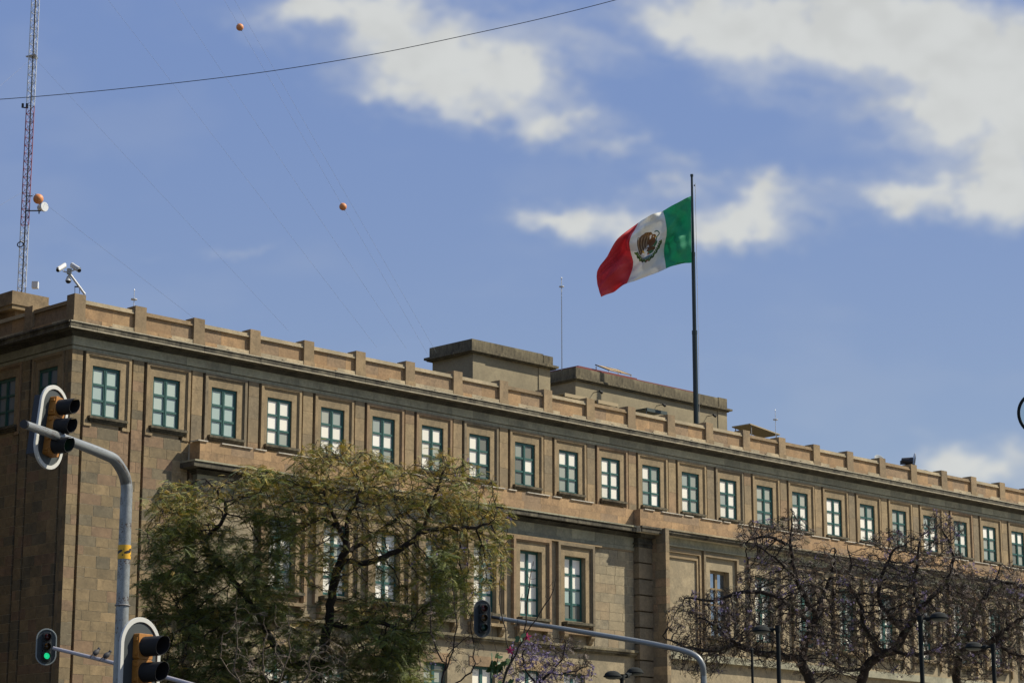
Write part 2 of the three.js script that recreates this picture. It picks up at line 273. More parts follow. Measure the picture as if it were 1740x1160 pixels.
// ---- entablature and cornice over the upper windows, running round the corner
const belt = (o, h0, h1) => box(-o, LEN, H(h0), H(h1), -DEEP, o);
{
  const c = group('cornice', B);
  mesh('architrave', belt(.004, 20.186, 20.325), M.frieze[0], c);
  mesh('groove', belt(-.06, 20.325, 20.36), M.frieze[1], c);
  mesh('frieze_core', belt(-.02, 20.36, 20.71), M.frieze[1], c);
  let s = 0; while (s < LEN - .1) { let w = .9 + R() * .7; if (LEN - s - w < .5) w = LEN - s; mesh('frieze_block', box(s + .003, s + w - .003, H(20.361), H(20.709), -.02, .035 + R() * .006), pick(M.frieze), c); s += w; }
  s = 0; while (s < 14) { const w = .9 + R() * .7; mesh('frieze_block', box(-.035 - R() * .006, .02, H(20.361), H(20.709), -s - w + .003, -s - .003), pick(M.frieze), c); s += w; }
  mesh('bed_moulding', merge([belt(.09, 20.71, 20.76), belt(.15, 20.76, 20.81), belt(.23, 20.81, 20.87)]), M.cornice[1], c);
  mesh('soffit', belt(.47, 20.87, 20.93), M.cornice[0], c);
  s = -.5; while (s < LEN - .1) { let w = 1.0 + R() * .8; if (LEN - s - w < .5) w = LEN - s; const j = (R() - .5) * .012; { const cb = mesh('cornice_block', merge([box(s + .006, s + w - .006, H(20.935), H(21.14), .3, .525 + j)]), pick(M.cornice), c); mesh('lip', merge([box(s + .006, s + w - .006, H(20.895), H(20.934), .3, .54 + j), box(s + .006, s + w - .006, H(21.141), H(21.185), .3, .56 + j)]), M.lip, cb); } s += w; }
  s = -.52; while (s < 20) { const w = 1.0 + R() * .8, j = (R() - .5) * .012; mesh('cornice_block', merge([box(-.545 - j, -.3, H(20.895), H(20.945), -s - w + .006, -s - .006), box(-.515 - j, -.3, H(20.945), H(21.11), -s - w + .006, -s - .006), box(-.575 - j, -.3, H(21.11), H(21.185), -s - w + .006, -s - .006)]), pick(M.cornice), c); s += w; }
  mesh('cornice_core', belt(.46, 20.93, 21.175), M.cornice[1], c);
}
// ---- parapet: posts, panels, coping, base course, drain slabs
{
  const p = group('parapet', B);
  const post = (x0, x1, z0, z1) => { mesh('post', merge([box(x0, x1, H(21.55), H(22.45), z0, z1)]), pick(M.post), p); mesh('post_base', box(x0 - .03, x1 + .03, H(21.176), H(21.55), z0, z1 + .025), pick(M.post), p); };
  const run = (x0, x1, tf) => {
    const add = (n, g, m) => { if (tf) g.applyMatrix4(tf); mesh(n, g, m, p); };
    const cuts = [x0]; let x = x0; while (x1 - x > 1.5) { x += .7 + R() * .7; cuts.push(x); } cuts.push(x1);
    for (let k = 0; k + 1 < cuts.length; k++) { add('panel', box(cuts[k] + .003, cuts[k + 1] - .003, H(21.5), H(22.1), -.42, -.14 + R() * .004), pick(M.orange)); }
    add('coping', merge([box(x0, x1, H(22.10), H(22.16), -.46, -.045), box(x0, x1, H(22.16), H(22.27), -.46, -.085)]), R() < .5 ? M.pale : pick(M.post));
    const c2 = [x0 + .03, x0 + .03 + .5 + R() * .3, x0 + 1.25 + R() * .2, x1 - .03];
    for (let k = 0; k < 3; k++) add('base_block', box(c2[k] + .004, c2[k + 1] - .004, H(21.176), H(21.5 + (R() - .5) * .01), -.46, -.004 + R() * .008), k === 2 ? M.pale : R() < .5 ? pick(M.orange) : M.pale);
    add('drain_slab', merge([box(x1 - 1.25, x1 - .12, H(21.30), H(21.37), 0, .09), box(x1 - .2, x1 - .12, H(21.19), H(21.30), 0, .06)]), M.pale);
    add('dark_gap_box', box(x1 - 1.33, x1 - 1.19, H(21.27), H(21.33), 0, .12), M.dark);  // near-black box standing in for the shadow in the gap
  };
  post(0, .54, -.54, 0);
  for (let i = 1; i <= NB + 1; i++) { post(3 * i - .02, 3 * i + .54, -.6, 0); run(3 * i - 3 + .54, 3 * i - .02); }
  const tf = new THREE.Matrix4().makeRotationY(-Math.PI / 2);
  for (let i = 1; i <= 5; i++) { const a = -(3 * i + .54), b = -(3 * i - .02); const g = box(a, b, H(21.55), H(22.45), -.6, 0); g.applyMatrix4(tf); mesh('post', g, pick(M.post), p); const g2 = box(a - .03, b + .03, H(21.176), H(21.55), -.6, .025); g2.applyMatrix4(tf); mesh('post_base', g2, pick(M.post), p); run(-(3 * i - .02), -(3 * i - 3 + .54), tf); }
}

// ---- lower block that stands forward: s 6.2 to 33, face at .25
const LX = 6.2, LO = .25;
{
  const w = [], yb = H(11.43), yt = H(14.5), fb = H(5.4), ft = H(8.95);
  const wins = [3, 4, 5, 6, 7, 8, 9];
  let x = LX;
  for (const i of wins) { const a = 3 * i + 1.0, b = 3 * i + 2.45; w.push(box(x, a, 0, H(16.0), -.44, LO), box(a, b, yt, H(16.0), -.44, LO), box(a, b, ft, yb, -.44, LO), box(a, b, 0, fb, -.44, LO)); x = b; }
  w.push(box(x, 33, 0, H(16.0), -.44, LO));
  mesh('lower_wall', merge(w), M.light[1], B);
  // blank bay of visible ashlar near the forward end
  const r = rng(5); let y = H(15.1); let row = 0;
  const ash = group('blank_bay', B);
  mesh('mortar_bed', box(30.12, 32.95, H(10.31), H(15.1), LO, LO + .012), M.mortar, ash);
  while (y > H(10.4)) { const h = Math.min(.40 + r() * .06, y - H(10.31)); let s = 30.12; while (s < 32.93) { let wd = row % 2 && s < 30.2 ? .4 : .6 + r() * .55; if (32.95 - s - wd < .25) wd = 32.95 - s; mesh('ashlar_block', box(s + .008, s + wd - .008, y - h + .008, y - .008, LO + .001, LO + .02 + r() * .007), M.light[Math.floor(r() * 5)], ash); s += wd; } y -= h; row++; }
  // tall windows
  const fr = [box(1.0, 1.1, 0, 3.07, -.02, .06), box(2.35, 2.45, 0, 3.07, -.02, .06), box(1.1, 2.35, 0, .14, -.02, .06), box(1.1, 2.35, 2.95, 3.07, -.02, .06), box(1.64, 1.81, .14, 2.95, -.02, .07), box(1.705, 1.745, .14, 2.95, .07, .09)];
  const rows = [.14, .82, 1.52, 2.22, 2.95]; for (let k = 1; k < 4; k++) for (const [a, b] of [[1.1, 1.64], [1.81, 2.35]]) fr.push(box(a, b, rows[k] - .05, rows[k] + .05, -.01, .065));
  const frame = merge(fr), panes = []; for (let k = 3; k >= 0; k--) for (const [a, b] of [[1.1, 1.64], [1.81, 2.35]]) panes.push(box(a, b, rows[k] + (k ? .05 : 0), rows[k + 1] - (k < 3 ? .05 : 0), .02, .025));
  const T = 15.1 - 11.43, bot = -.43;
  const band = merge([box(.47, .62, bot, T, LO, LO + .2), box(2.85, 3.0, bot, T, LO, LO + .2), box(.62, 2.85, T - .14, T, LO, LO + .2), box(.62, .69, bot, T - .14, LO, LO + .14), box(2.78, 2.85, bot, T - .14, LO, LO + .14), box(.69, 2.78, T - .21, T - .14, LO, LO + .14)]);
  const lining = merge([box(.69, 1.0, -.1, T - .21, LO, LO + .08), box(2.45, 2.78, -.1, T - .21, LO, LO + .08), box(1.0, 2.45, 3.07, T - .21, LO, LO + .08)]);
  const sill = merge([box(.82, 2.74, -.2, -.08, LO, LO + .42), box(.86, 2.70, -.26, -.2, LO, LO + .34)]);
  const apron = merge([box(.9, 2.6, -.52, -.26, LO, LO + .14), box(.69, 2.86, -.66, -.52, LO, LO + .36)]);
  const cs = new THREE.Shape(); cs.moveTo(0, 0); cs.lineTo(.34, 0); cs.bezierCurveTo(.36, -.16, .22, -.2, .2, -.26); cs.bezierCurveTo(.18, -.34, .1, -.42, 0, -.44); cs.lineTo(0, 0);
  const console_ = new THREE.ExtrudeGeometry(cs, { depth: .26, bevelEnabled: false, curveSegments: 6 }); console_.rotateY(-Math.PI / 2); // x -> z
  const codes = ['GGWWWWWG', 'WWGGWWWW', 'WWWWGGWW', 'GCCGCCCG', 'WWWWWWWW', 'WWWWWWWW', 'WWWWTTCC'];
  wins.forEach((i, n) => {
    const g = group('tall_window', B); g.position.set(3 * i, H(11.43), 0);
    mesh('frame', frame, M.green, g); mesh('surround', band, pick(M.wall), g); mesh('lining', lining, M.surround, g); mesh('sill', sill, M.sill, g); mesh('apron', apron, pick(M.wall), g);
    for (const x of [.98, 2.83]) { const c = mesh('console', console_, M.surround, g); c.position.set(x, -.66, LO); }
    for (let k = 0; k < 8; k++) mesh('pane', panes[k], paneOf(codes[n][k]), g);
    // windows of the floor below
    const f = group('low_window', B); f.position.set(3 * i, H(8.95) - 3.55, 0);
    const fy = 3.55;
    mesh('frame', merge([box(1.0, 1.1, 0, fy, -.02, .06), box(2.35, 2.45, 0, fy, -.02, .06), box(1.1, 2.35, 0, .1, -.02, .06), box(1.1, 2.35, fy - .12, fy, -.02, .06), box(1.64, 1.81, .1, fy - .12, -.02, .07), ...[.95, 1.8, 2.65].map((v) => box(1.1, 2.35, v - .05, v + .05, -.015, .065))]), M.green, f);
    for (const [a, b] of [[1.1, 1.64], [1.81, 2.35]]) [[.1, .9], [1.0, 1.75], [1.85, 2.6], [2.7, fy - .12]].forEach(([v, q], k) => mesh('pane', box(a, b, v, q, .02, .025), R() < .8 ? filmW : filmG, f));
    mesh('lintel', box(.8, 2.65, fy + .002, fy + .45, LO, LO + .03), pick(M.wall), f);
  });
  mesh('top_band', merge([box(9.2, 30.5, H(15.101), H(15.18), LO, LO + .2), box(30.5, 32.96, H(15.101), H(15.18), LO, LO + .06)]), M.wall[0], B);
  // string course
  mesh('string_course', merge([box(LX - .1, 32.98, H(10.18), H(10.3), LO, LO + .3), box(LX - .06, 32.98, H(10.08), H(10.18), LO, LO + .22), box(LX - .03, 32.98, H(10.0), H(10.08), LO, LO + .1)]), M.soot, B);
  // lower cornice
  const c = group('lower_cornice', B), q = (o, h0, h1, e = 33) => box(LX - (o - LO), e, H(h0), H(h1), -.1, o);
  mesh('architrave', merge([q(.33, 15.181, 15.34), q(.30, 15.34, 15.37)]), M.frieze[1], c);
  let s = LX - .06; while (s < 32.9) { let wd = 1 + R() * .8; if (33 - s - wd < .5) wd = 33 - s; mesh('frieze_block', box(s + .003, s + wd - .003, H(15.371), H(15.83), 0, .31 + R() * .006), pick(M.frieze), c); s += wd; }
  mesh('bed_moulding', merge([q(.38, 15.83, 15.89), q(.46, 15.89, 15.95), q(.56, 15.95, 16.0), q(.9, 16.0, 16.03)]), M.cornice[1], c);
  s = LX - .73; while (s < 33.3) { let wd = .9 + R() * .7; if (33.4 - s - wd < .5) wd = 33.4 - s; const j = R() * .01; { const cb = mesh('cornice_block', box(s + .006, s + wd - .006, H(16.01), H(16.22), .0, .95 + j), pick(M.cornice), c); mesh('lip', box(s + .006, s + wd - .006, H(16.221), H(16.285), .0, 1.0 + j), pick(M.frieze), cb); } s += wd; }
  // solid parapet on the set-back in front of the upper windows
  const p = group('terrace_parapet', B);
  const wallRun = (x0, x1, o, seed) => {
    const rr = rng(seed);
    for (let cse = 0; cse < 2; cse++) { let s2 = x0; let first = true; while (s2 < x1 - .05) { let wd = .85 + rr() * .6; if (first && cse) wd = .6; first = false; if (x1 - s2 - wd < .5) wd = x1 - s2; mesh('parapet_block', box(s2 + .003, s2 + wd - .003, H(16.292 + cse * .405) + .002, H(16.292 + (cse + 1) * .405) - .003, .1, o + rr() * .006), M.orange[Math.floor(rr() * 4)], p); s2 += wd; } }
    mesh('parapet_core', box(x0 + .004, x1 - .004, H(16.0), H(17.09), -.09, o - .006), M.mortar, p);
    for (let i = Math.ceil(x0 / 3 - .1); 3 * i + 2.6 < x1; i++) mesh('sunlit_edge_slab', box(3 * i + .95 + rr() * .1, 3 * i + 2.45 + rr() * .2, H(17.103), H(17.15), .3, o + .07), M.sunlitSlab, p), mesh('sunlit_edge_slab', box(3 * i - .25, 3 * i + .25 + rr() * .3, H(17.103), H(17.15), .3, o + .06), M.sunlitSlab, p);  // bright strips that paint in the sunlit top edge
  };
  wallRun(5.88, 32.43, .77, 3); wallRun(32.44, 86, 1.2, 4);
  // rusticated strip at the step
  const ru = group('rusticated_pilaster', B);
  let yy = H(15.34); while (yy > .5) { const h = .79; mesh('stone_block', merge([box(32.97, 33.95, yy - h + .07, yy, .24, .62), box(33.06, 33.95, yy - h, yy - h + .069, .24, .46)]), M.wall[1 + 2 * Math.floor(R() * 2)], ru); yy -= h; }
  mesh('capital', merge([box(32.9, 33.95, H(15.342), H(15.42), .2, .66), box(32.94, 33.95, H(15.42), H(15.5), .2, .63), box(32.86, 33.95, H(15.5), H(15.58), .2, .7), box(32.95, 33.95, H(15.58), H(15.83), .2, .62), box(32.85, 33.95, H(15.83), H(16.01), .2, .85), box(32.5, 33.94, H(16.012), H(16.2), .2, 1.28), box(32.45, 33.94, H(16.2), H(16.291), .2, 1.33)]), M.cornice[0], ru);
}
// ---- forward centre block with its big stone frame
{
  const c = group('centre_block', B);
  let y = 0; const r = rng(9);
  while (y < H(16.3) - .05) { let h = .4 + r() * .05; if (H(16.3) - y - h < .3) h = H(16.3) - y; const cut = .75 + r() * .3; mesh('jamb_block', box(33.951, 34.22, y + .004, y + h - .004, cut, 1.5 + r() * .008), pick(M.wall), c); mesh('jamb_block', box(33.951, 34.22, y + .004, y + h - .004, -.3, cut - .006), pick(M.wall), c); y += h; }
  let s = 34.22; while (s < 79) { const w = 1.1 + r() * .7; { const lb = mesh('lintel_block', merge([box(s + .004, s + w - .004, H(16.10), H(16.22), .85, 1.44 + r() * .01), box(s + .004, s + w - .004, H(16.02), H(16.099), .85, 1.36)]), pick(M.cornice), c); mesh('lip', box(s + .004, s + w - .004, H(16.221), H(16.3), .85, 1.5 + r() * .01), pick(M.light), lb); } s += w; }
  const w = [], yb = H(11.3), yt = H(14.65); let x = 34.22; const ws = []; for (let k = 0; k < 12; k++) ws.push(38.06 + 3.55 * k);
  for (const a of ws) { w.push(box(x, a, 0, H(16.0), -.44, .85), box(a, a + 1.5, yt, H(16.0), -.44, .85), box(a, a + 1.5, 0, yb, -.44, .85)); x = a + 1.5; }
  w.push(box(x, LEN, 0, H(16.0), -.44, .85));
  mesh('wall', merge(w), M.light[0], c);
  mesh('frieze_band', merge([box(34.22, 84, H(15.56), H(15.64), .85, .97), box(34.22, 84, H(15.64), H(16.02), .85, .9), box(34.22, 84, H(10.0), H(10.35), .85, 1.15)]), M.frieze[0], c);
  const panel = (a, b) => mesh('panel_moulding', merge([box(a, a + .12, H(10.4), H(15.4), .85, .97), box(b - .12, b, H(10.4), H(15.4), .85, .97), box(a + .12, b - .12, H(15.27), H(15.4), .85, .97), box(b - .3, b - .2, H(10.4), H(15.1), .85, .93), box(a + .2, b - .3, H(15.0), H(15.1), .85, .93)]), M.wall[0], c);
  panel(34.3, 37.25);
  const fr = merge([box(0, .1, 0, 3.35, .5, .6), box(1.4, 1.5, 0, 3.35, .5, .6), box(.1, 1.4, 0, .1, .5, .6), box(.1, 1.4, 3.23, 3.35, .5, .6), box(.66, .84, .1, 3.23, .5, .61), box(.1, .66, .8, .9, .5, .6), box(.84, 1.4, .8, .9, .5, .6), box(.1, .66, 1.6, 1.7, .5, .6), box(.84, 1.4, 1.6, 1.7, .5, .6), box(.1, .66, 2.4, 2.5, .5, .6), box(.84, 1.4, 2.4, 2.5, .5, .6)]);
  const sur = merge([box(-.62, -.47, -.6, .9 + 3.35, .85, 1.0), box(1.97, 2.12, -.6, .75 + 3.35, .85, 1.0), box(-.47, 1.97, .62 + 3.35, .75 + 3.35, .85, 1.0), box(-.3, 1.8, -.2, -.05, .85, 1.2)]);
  ws.forEach((a, k) => { const g = group('centre_window', c); g.position.set(a, yb, 0); mesh('frame', fr, k ? M.green : M.surround, g); mesh('surround', sur, pick(M.wall), g); const pn = [[.1, .8], [.9, 1.6], [1.7, 2.4], [2.5, 3.23]]; pn.forEach(([v, q]) => { for (const [l, rr] of [[.1, .66], [.84, 1.4]]) mesh('pane', box(l, rr, v, q, .54, .545), k === 0 ? mirrorM : R() < .6 ? filmW : filmG, g); }); });
}
// ---- rooftop blocks
{
  const p1 = group('penthouse', B);
  mesh('wall', merge([box(26.13, 31.55, H(21.18), H(24.7), -6.95, -4.06), box(26.10, 26.95, H(21.18), H(24.7), -4.8, -4.02), box(30.75, 31.58, H(21.18), H(24.7), -4.8, -4.02)]), M.pent, p1);
  mesh('ledge', merge([box(25.86, 31.82, H(24.7), H(24.76), -7.1, -3.84), box(25.76, 31.92, H(24.76), H(24.88), -7.2, -3.74)]), M.soot, p1);
  mesh('coping', merge([box(25.96, 31.0, H(24.881), H(25.4), -7.0, -3.94), box(31.04, 31.7, H(24.881), H(25.36), -7.0, -3.94)]), M.soot, p1);
  mesh('window_pane', box(26.115, 26.14, H(22.6), H(23.75), -5.9, -4.95), new THREE.MeshPhysicalMaterial({ color: new THREE.Color().setRGB(.03, .09, .09), roughness: .08 }), p1);
  mesh('window_lintel', box(26.09, 26.14, H(23.76), H(23.83), -6.2, -4.9), M.dark, p1);
  const ring = (x, z, h) => { const t = new THREE.TorusGeometry(.34, .025, 6, 20, Math.PI); t.translate(x, H(h), z); mesh('hoop', t, plain(.3, .32, .3, .6, .3), p1); };
  ring(29.4, -5.2, 25.15); { const t = new THREE.TorusGeometry(.5, .03, 6, 20, Math.PI / 2); t.translate(31.55, H(24.88), -4.6); mesh('hoop', t, plain(.3, .32, .3, .6, .3), p1); }
  const p2 = group('penthouse', B);
  mesh('wall', merge([box(34.55, 46.7, H(21.18), H(24.72), -9, -5.06), box(46.0, 46.76, H(21.18), H(24.72), -6, -5.02)]), M.pent, p2);
  mesh('ledge', merge([box(34.45, 46.85, H(24.72), H(24.80), -9.1, -4.94), box(34.38, 47.05, H(24.80), H(24.90), -9.2, -4.84)]), M.soot, p2);
  mesh('coping', merge([box(34.48, 45.95, H(24.901), H(25.42), -9.05, -4.96), box(46.0, 46.72, H(24.901), H(25.46), -9.05, -4.96)]), M.soot, p2);
  const red = plain(.16, .035, .03, .8); mesh('roof_membrane', merge([box(34.6, 44, H(25.421), H(25.50), -8.9, -5.05), box(34.9, 39.5, H(25.50), H(25.60), -8.6, -5.2)]), red, p2);
  mesh('stair_block', merge([box(46.9, 47.3, H(21.18), H(23.5), -7.5, -5.3), box(46.9, 47.55, H(23.1), H(23.3), -7.6, -5.1)]), M.pent, p2);
  for (const s of [35.9, 40.9, 45.1]) { const g = merge([moved(new THREE.CylinderGeometry(.02, .02, .4, 6).rotateX(Math.PI / 2), s, H(24.28), -4.85).toNonIndexed(), moved(new THREE.CylinderGeometry(.06, .085, .2, 10).rotateZ(1.35), s + .1, H(24.27), -4.62).toNonIndexed()]); mesh('wall_lamp', g, plain(.02, .02, .018, .8), p2); }
  // block at the left, on the wing roof
  const p3 = group('penthouse', B);
  mesh('wall', box(.7, 4.6, H(21.18), H(22.75), -20, -5.35), M.wall[4], p3); mesh('ledge', box(.35, 4.95, H(22.75), H(22.93), -20, -5.05), M.post[0], p3); mesh('coping', merge([box(.3, 2.1, H(22.931), H(23.5), -6.2, -5.0), box(2.1, 5.3, H(22.931), H(23.2), -20, -5.1), box(.4, 2.1, H(22.931), H(23.3), -20, -6.2)]), M.post[1], p3);
}
const onB = (s, h, o) => V(s, H(h), o).applyAxisAngle(V(0, 1, 0), PHI).add(V(CX, 0, CZ));
// ---------------------------------------------------------------- flagpole and flag
{
  const base = onB(40.55, 21.17, -2), pole = thing('flagpole', 'tall dark green flagpole on the roof behind the parapet', 'flagpole', base);
  const h = 36.4 - 21.17, paint = plain(.012, .022, .018, .35);
  mesh('pole', merge([rod(V(0, 0, 0), V(0, 6.6, 0), .135, 16), rod(V(0, 6.6, 0), V(0, 10.9, 0), .105, 16), rod(V(0, 10.9, 0), V(0, h, 0), .08, 16, .06)]), paint, pole);
  mesh('collar', merge([rod(V(0, 6.5, 0), V(0, 6.7, 0), .145, 16), rod(V(0, 10.8, 0), V(0, 11.0, 0), .115, 16)]), paint, pole);
  mesh('truck', merge([rod(V(0, h, 0), V(0, h + .12, 0), .085, 12), rod(V(.1, h - .5, 0), V(.18, h - .5, 0), .04, 8)]), paint, pole);
  mesh('halyard', tube([V(.17, 1, .05), V(.19, 6, .05), V(.17, h - .4, .05)], .012, 8, 5), plain(.4, .38, .33, .9), pole);
  const D = base.distanceTo(V(0, CAM_H, 0)) * 1.0; const depth = 124.35;
  const us = [0, .17, .333, .5, .667, .83, 1];
  const grid = [
    [[1174.5, 332.8], [1174.7, 371], [1175.2, 409], [1175.6, 446.2]],
    [[1151.8, 344.2], [1154.4, 379], [1153.2, 414.5], [1153.8, 449]],
    [[1127, 357.6], [1133.2, 392], [1128.4, 424], [1132, 457]],
    [[1104, 367], [1102.5, 400], [1101, 435], [1100, 469.4]],
    [[1085.5, 378.3], [1069.8, 411], [1076, 449], [1065.3, 481.8]],
    [[1051.4, 404], [1054, 428], [1045, 460], [1042, 496.3]],
    [[1031, 437], [1015.5, 459], [1015, 483], [1021.4, 504]]];
  const dz = [[0, 0, 0, 0], [.22, -.12, .2, -.1], [-.1, .26, -.24, .22], [.2, -.05, .18, -.12], [-.3, .25, -.28, .12], [.35, -.3, .2, -.25], [-.1, .25, .1, .35]];
  const pts = grid.map((c, i) => c.map((p, j) => at(p[0], p[1], depth - 1.7 * dz[i][j])));
  const cr = (a, b, c, d, t) => { const t2 = t * t, t3 = t2 * t; return .5 * (2 * b + (c - a) * t + (2 * a - 5 * b + 4 * c - d) * t2 + (3 * b - a - 3 * c + d) * t3); };
  const crv = (a, b, c, d, t) => V(cr(a.x, b.x, c.x, d.x, t), cr(a.y, b.y, c.y, d.y, t), cr(a.z, b.z, c.z, d.z, t));
  const g1 = (arr, t, n) => { const f = Math.min(n - 1.0001, Math.max(0, t)), i = Math.floor(f), k = f - i, q = (m) => arr[Math.min(n - 1, Math.max(0, m))]; return crv(q(i - 1), q(i), q(i + 1), q(i + 2), k); };
  const cloth = (u, v) => { const cols = pts.map((c) => g1(c, v * 3, 4)); let k = 0; while (k < 5 && us[k + 1] < u) k++; const t = k + (u - us[k]) / (us[k + 1] - us[k]); const p = g1(cols, t, 7); p.z += .06 * Math.sin(u * 31 + v * 13 + 2 * Math.sin(v * 5)) * smooth(0, .1, u) + .05 * Math.sin(u * 15 - v * 34) * smooth(0, .15, u); const ang = Math.atan2(v + .02, u + .02); p.z += .16 * Math.min(u * 2.2, .6) * (Math.abs(Math.sin(ang * 8 + u * 2)) ** .7 - .5) + .06 * (Math.abs(Math.sin(u * 19 + v * 6.5)) - .5) * smooth(.55, .8, u); return p; };
  const flag = thing('flag', 'green, white and red national flag with an eagle crest, flying from the roof pole', 'flag', pts[0][0].clone()); const o = flag.position;
  const band = (u0, u1) => { const nu = 30, nv = 56, p = [], uv = [], ix = []; for (let j = 0; j <= nv; j++) for (let i = 0; i <= nu; i++) { const q = cloth(u0 + (u1 - u0) * i / nu, j / nv).sub(o); p.push(q.x, q.y, q.z); uv.push(1 - i / nu, 1 - j / nv); } for (let j = 0; j < nv; j++) for (let i = 0; i < nu; i++) { const a = j * (nu + 1) + i; ix.push(a, a + 1, a + nu + 1, a + 1, a + nu + 2, a + nu + 1); } const g = new THREE.BufferGeometry(); g.setAttribute('position', new THREE.Float32BufferAttribute(p, 3)); g.setAttribute('uv', new THREE.Float32BufferAttribute(uv, 2)); g.setIndex(ix); g.computeVertexNormals(); return g; };
  // printed crest
  const cv = document.createElement('canvas'); cv.width = 512; cv.height = 768; const x = cv.getContext('2d');
  x.fillStyle = '#e9e9e4'; x.fillRect(0, 0, 512, 768); x.lineCap = 'round'; x.translate(240, 360); x.scale(1.28, 1.28);
  const el = (c, X, Y, a, b, r = 0) => { x.fillStyle = c; x.save(); x.translate(X, Y); x.rotate(r); x.beginPath(); x.ellipse(0, 0, a, b, 0, 0, 7); x.fill(); x.restore(); };
  for (let k = 0; k < 19; k++) { const a = .12 + k / 18 * 2.75; const X = 10 + 150 * Math.cos(a), Y = 6 + 150 * Math.sin(a); el(k % 3 ? '#2f4a22' : '#58702c', X, Y, 26, 10, a + 1.2 + (k % 2) * .8); el('#3d5a28', X * .9, Y * .9, 16, 8, a + .5); }
  el('#7a5530', -38, -36, 62, 76, .35); el('#64442a', -60, 0, 36, 78, .3); el('#85603a', -12, -82, 58, 24, -.25);
  x.lineWidth = 6; for (let k = 0; k < 12; k++) { x.strokeStyle = ['#4a3420', '#b39a78', '#6f5132'][k % 3]; x.beginPath(); x.moveTo(-92 + k * 10, -92 + k * 2); x.quadraticCurveTo(-112 + k * 9, -10, -84 + k * 8, 76 - k * 5); x.stroke(); }
  for (let k = 0; k < 6; k++) { x.strokeStyle = ['#4a2d12', '#a2763e'][k % 2]; x.lineWidth = 8; x.beginPath(); x.moveTo(-30 + k * 12, -112 + k * 5); x.quadraticCurveTo(44 + k * 4, -112 + k * 9, 58 + k * 4, -60 + k * 6); x.stroke(); }
  el('#6b431d', 52, -4, 40, 46, .2); el('#7d532a', 66, -54, 26, 24); el('#c9a23a', 90, -48, 14, 6, .3); el('#eae6da', 64, -56, 6, 6); el('#5b3a1b', 40, 58, 62, 24, .2);
  x.strokeStyle = '#4c6b5a'; x.lineWidth = 12; x.beginPath(); x.moveTo(58, 40); x.bezierCurveTo(132, 20, 70, -30, 118, -62); x.bezierCurveTo(140, -84, 100, -120, 78, -100); x.stroke();
  el('#3b6b46', 96, 26, 14, 30, .4); el('#3b6b46', 44, 88, 40, 16); el('#b9683c', 18, 96, 14, 9); el('#c9a23a', -48, 60, 20, 9, .9); el('#e4ddd0', -26, 76, 46, 9, -.9); el('#5e7f8c', 10, 122, 60, 10);
  x.strokeStyle = '#2f6a44'; x.lineWidth = 7; x.beginPath(); x.moveTo(-40, 150); x.lineTo(34, 152); x.stroke(); x.strokeStyle = '#a03226'; x.beginPath(); x.moveTo(-14, 158); x.lineTo(20, 158); x.stroke();
  const crest = new THREE.CanvasTexture(cv); crest.colorSpace = THREE.SRGBColorSpace;
  const fab = (r, g, b, map) => new THREE.MeshPhysicalMaterial({ color: new THREE.Color().setRGB(r, g, b), map: map ?? null, roughness: .75, sheen: .3, side: THREE.DoubleSide, transmission: .22, thickness: 0 });
  mesh('green_band', band(0, 1 / 3), fab(.006, .26, .115), flag); mesh('white_band', band(1 / 3, 2 / 3), fab(.80, .80, .76, crest), flag); mesh('red_band', band(2 / 3, 1), fab(.50, .022, .03), flag);
}

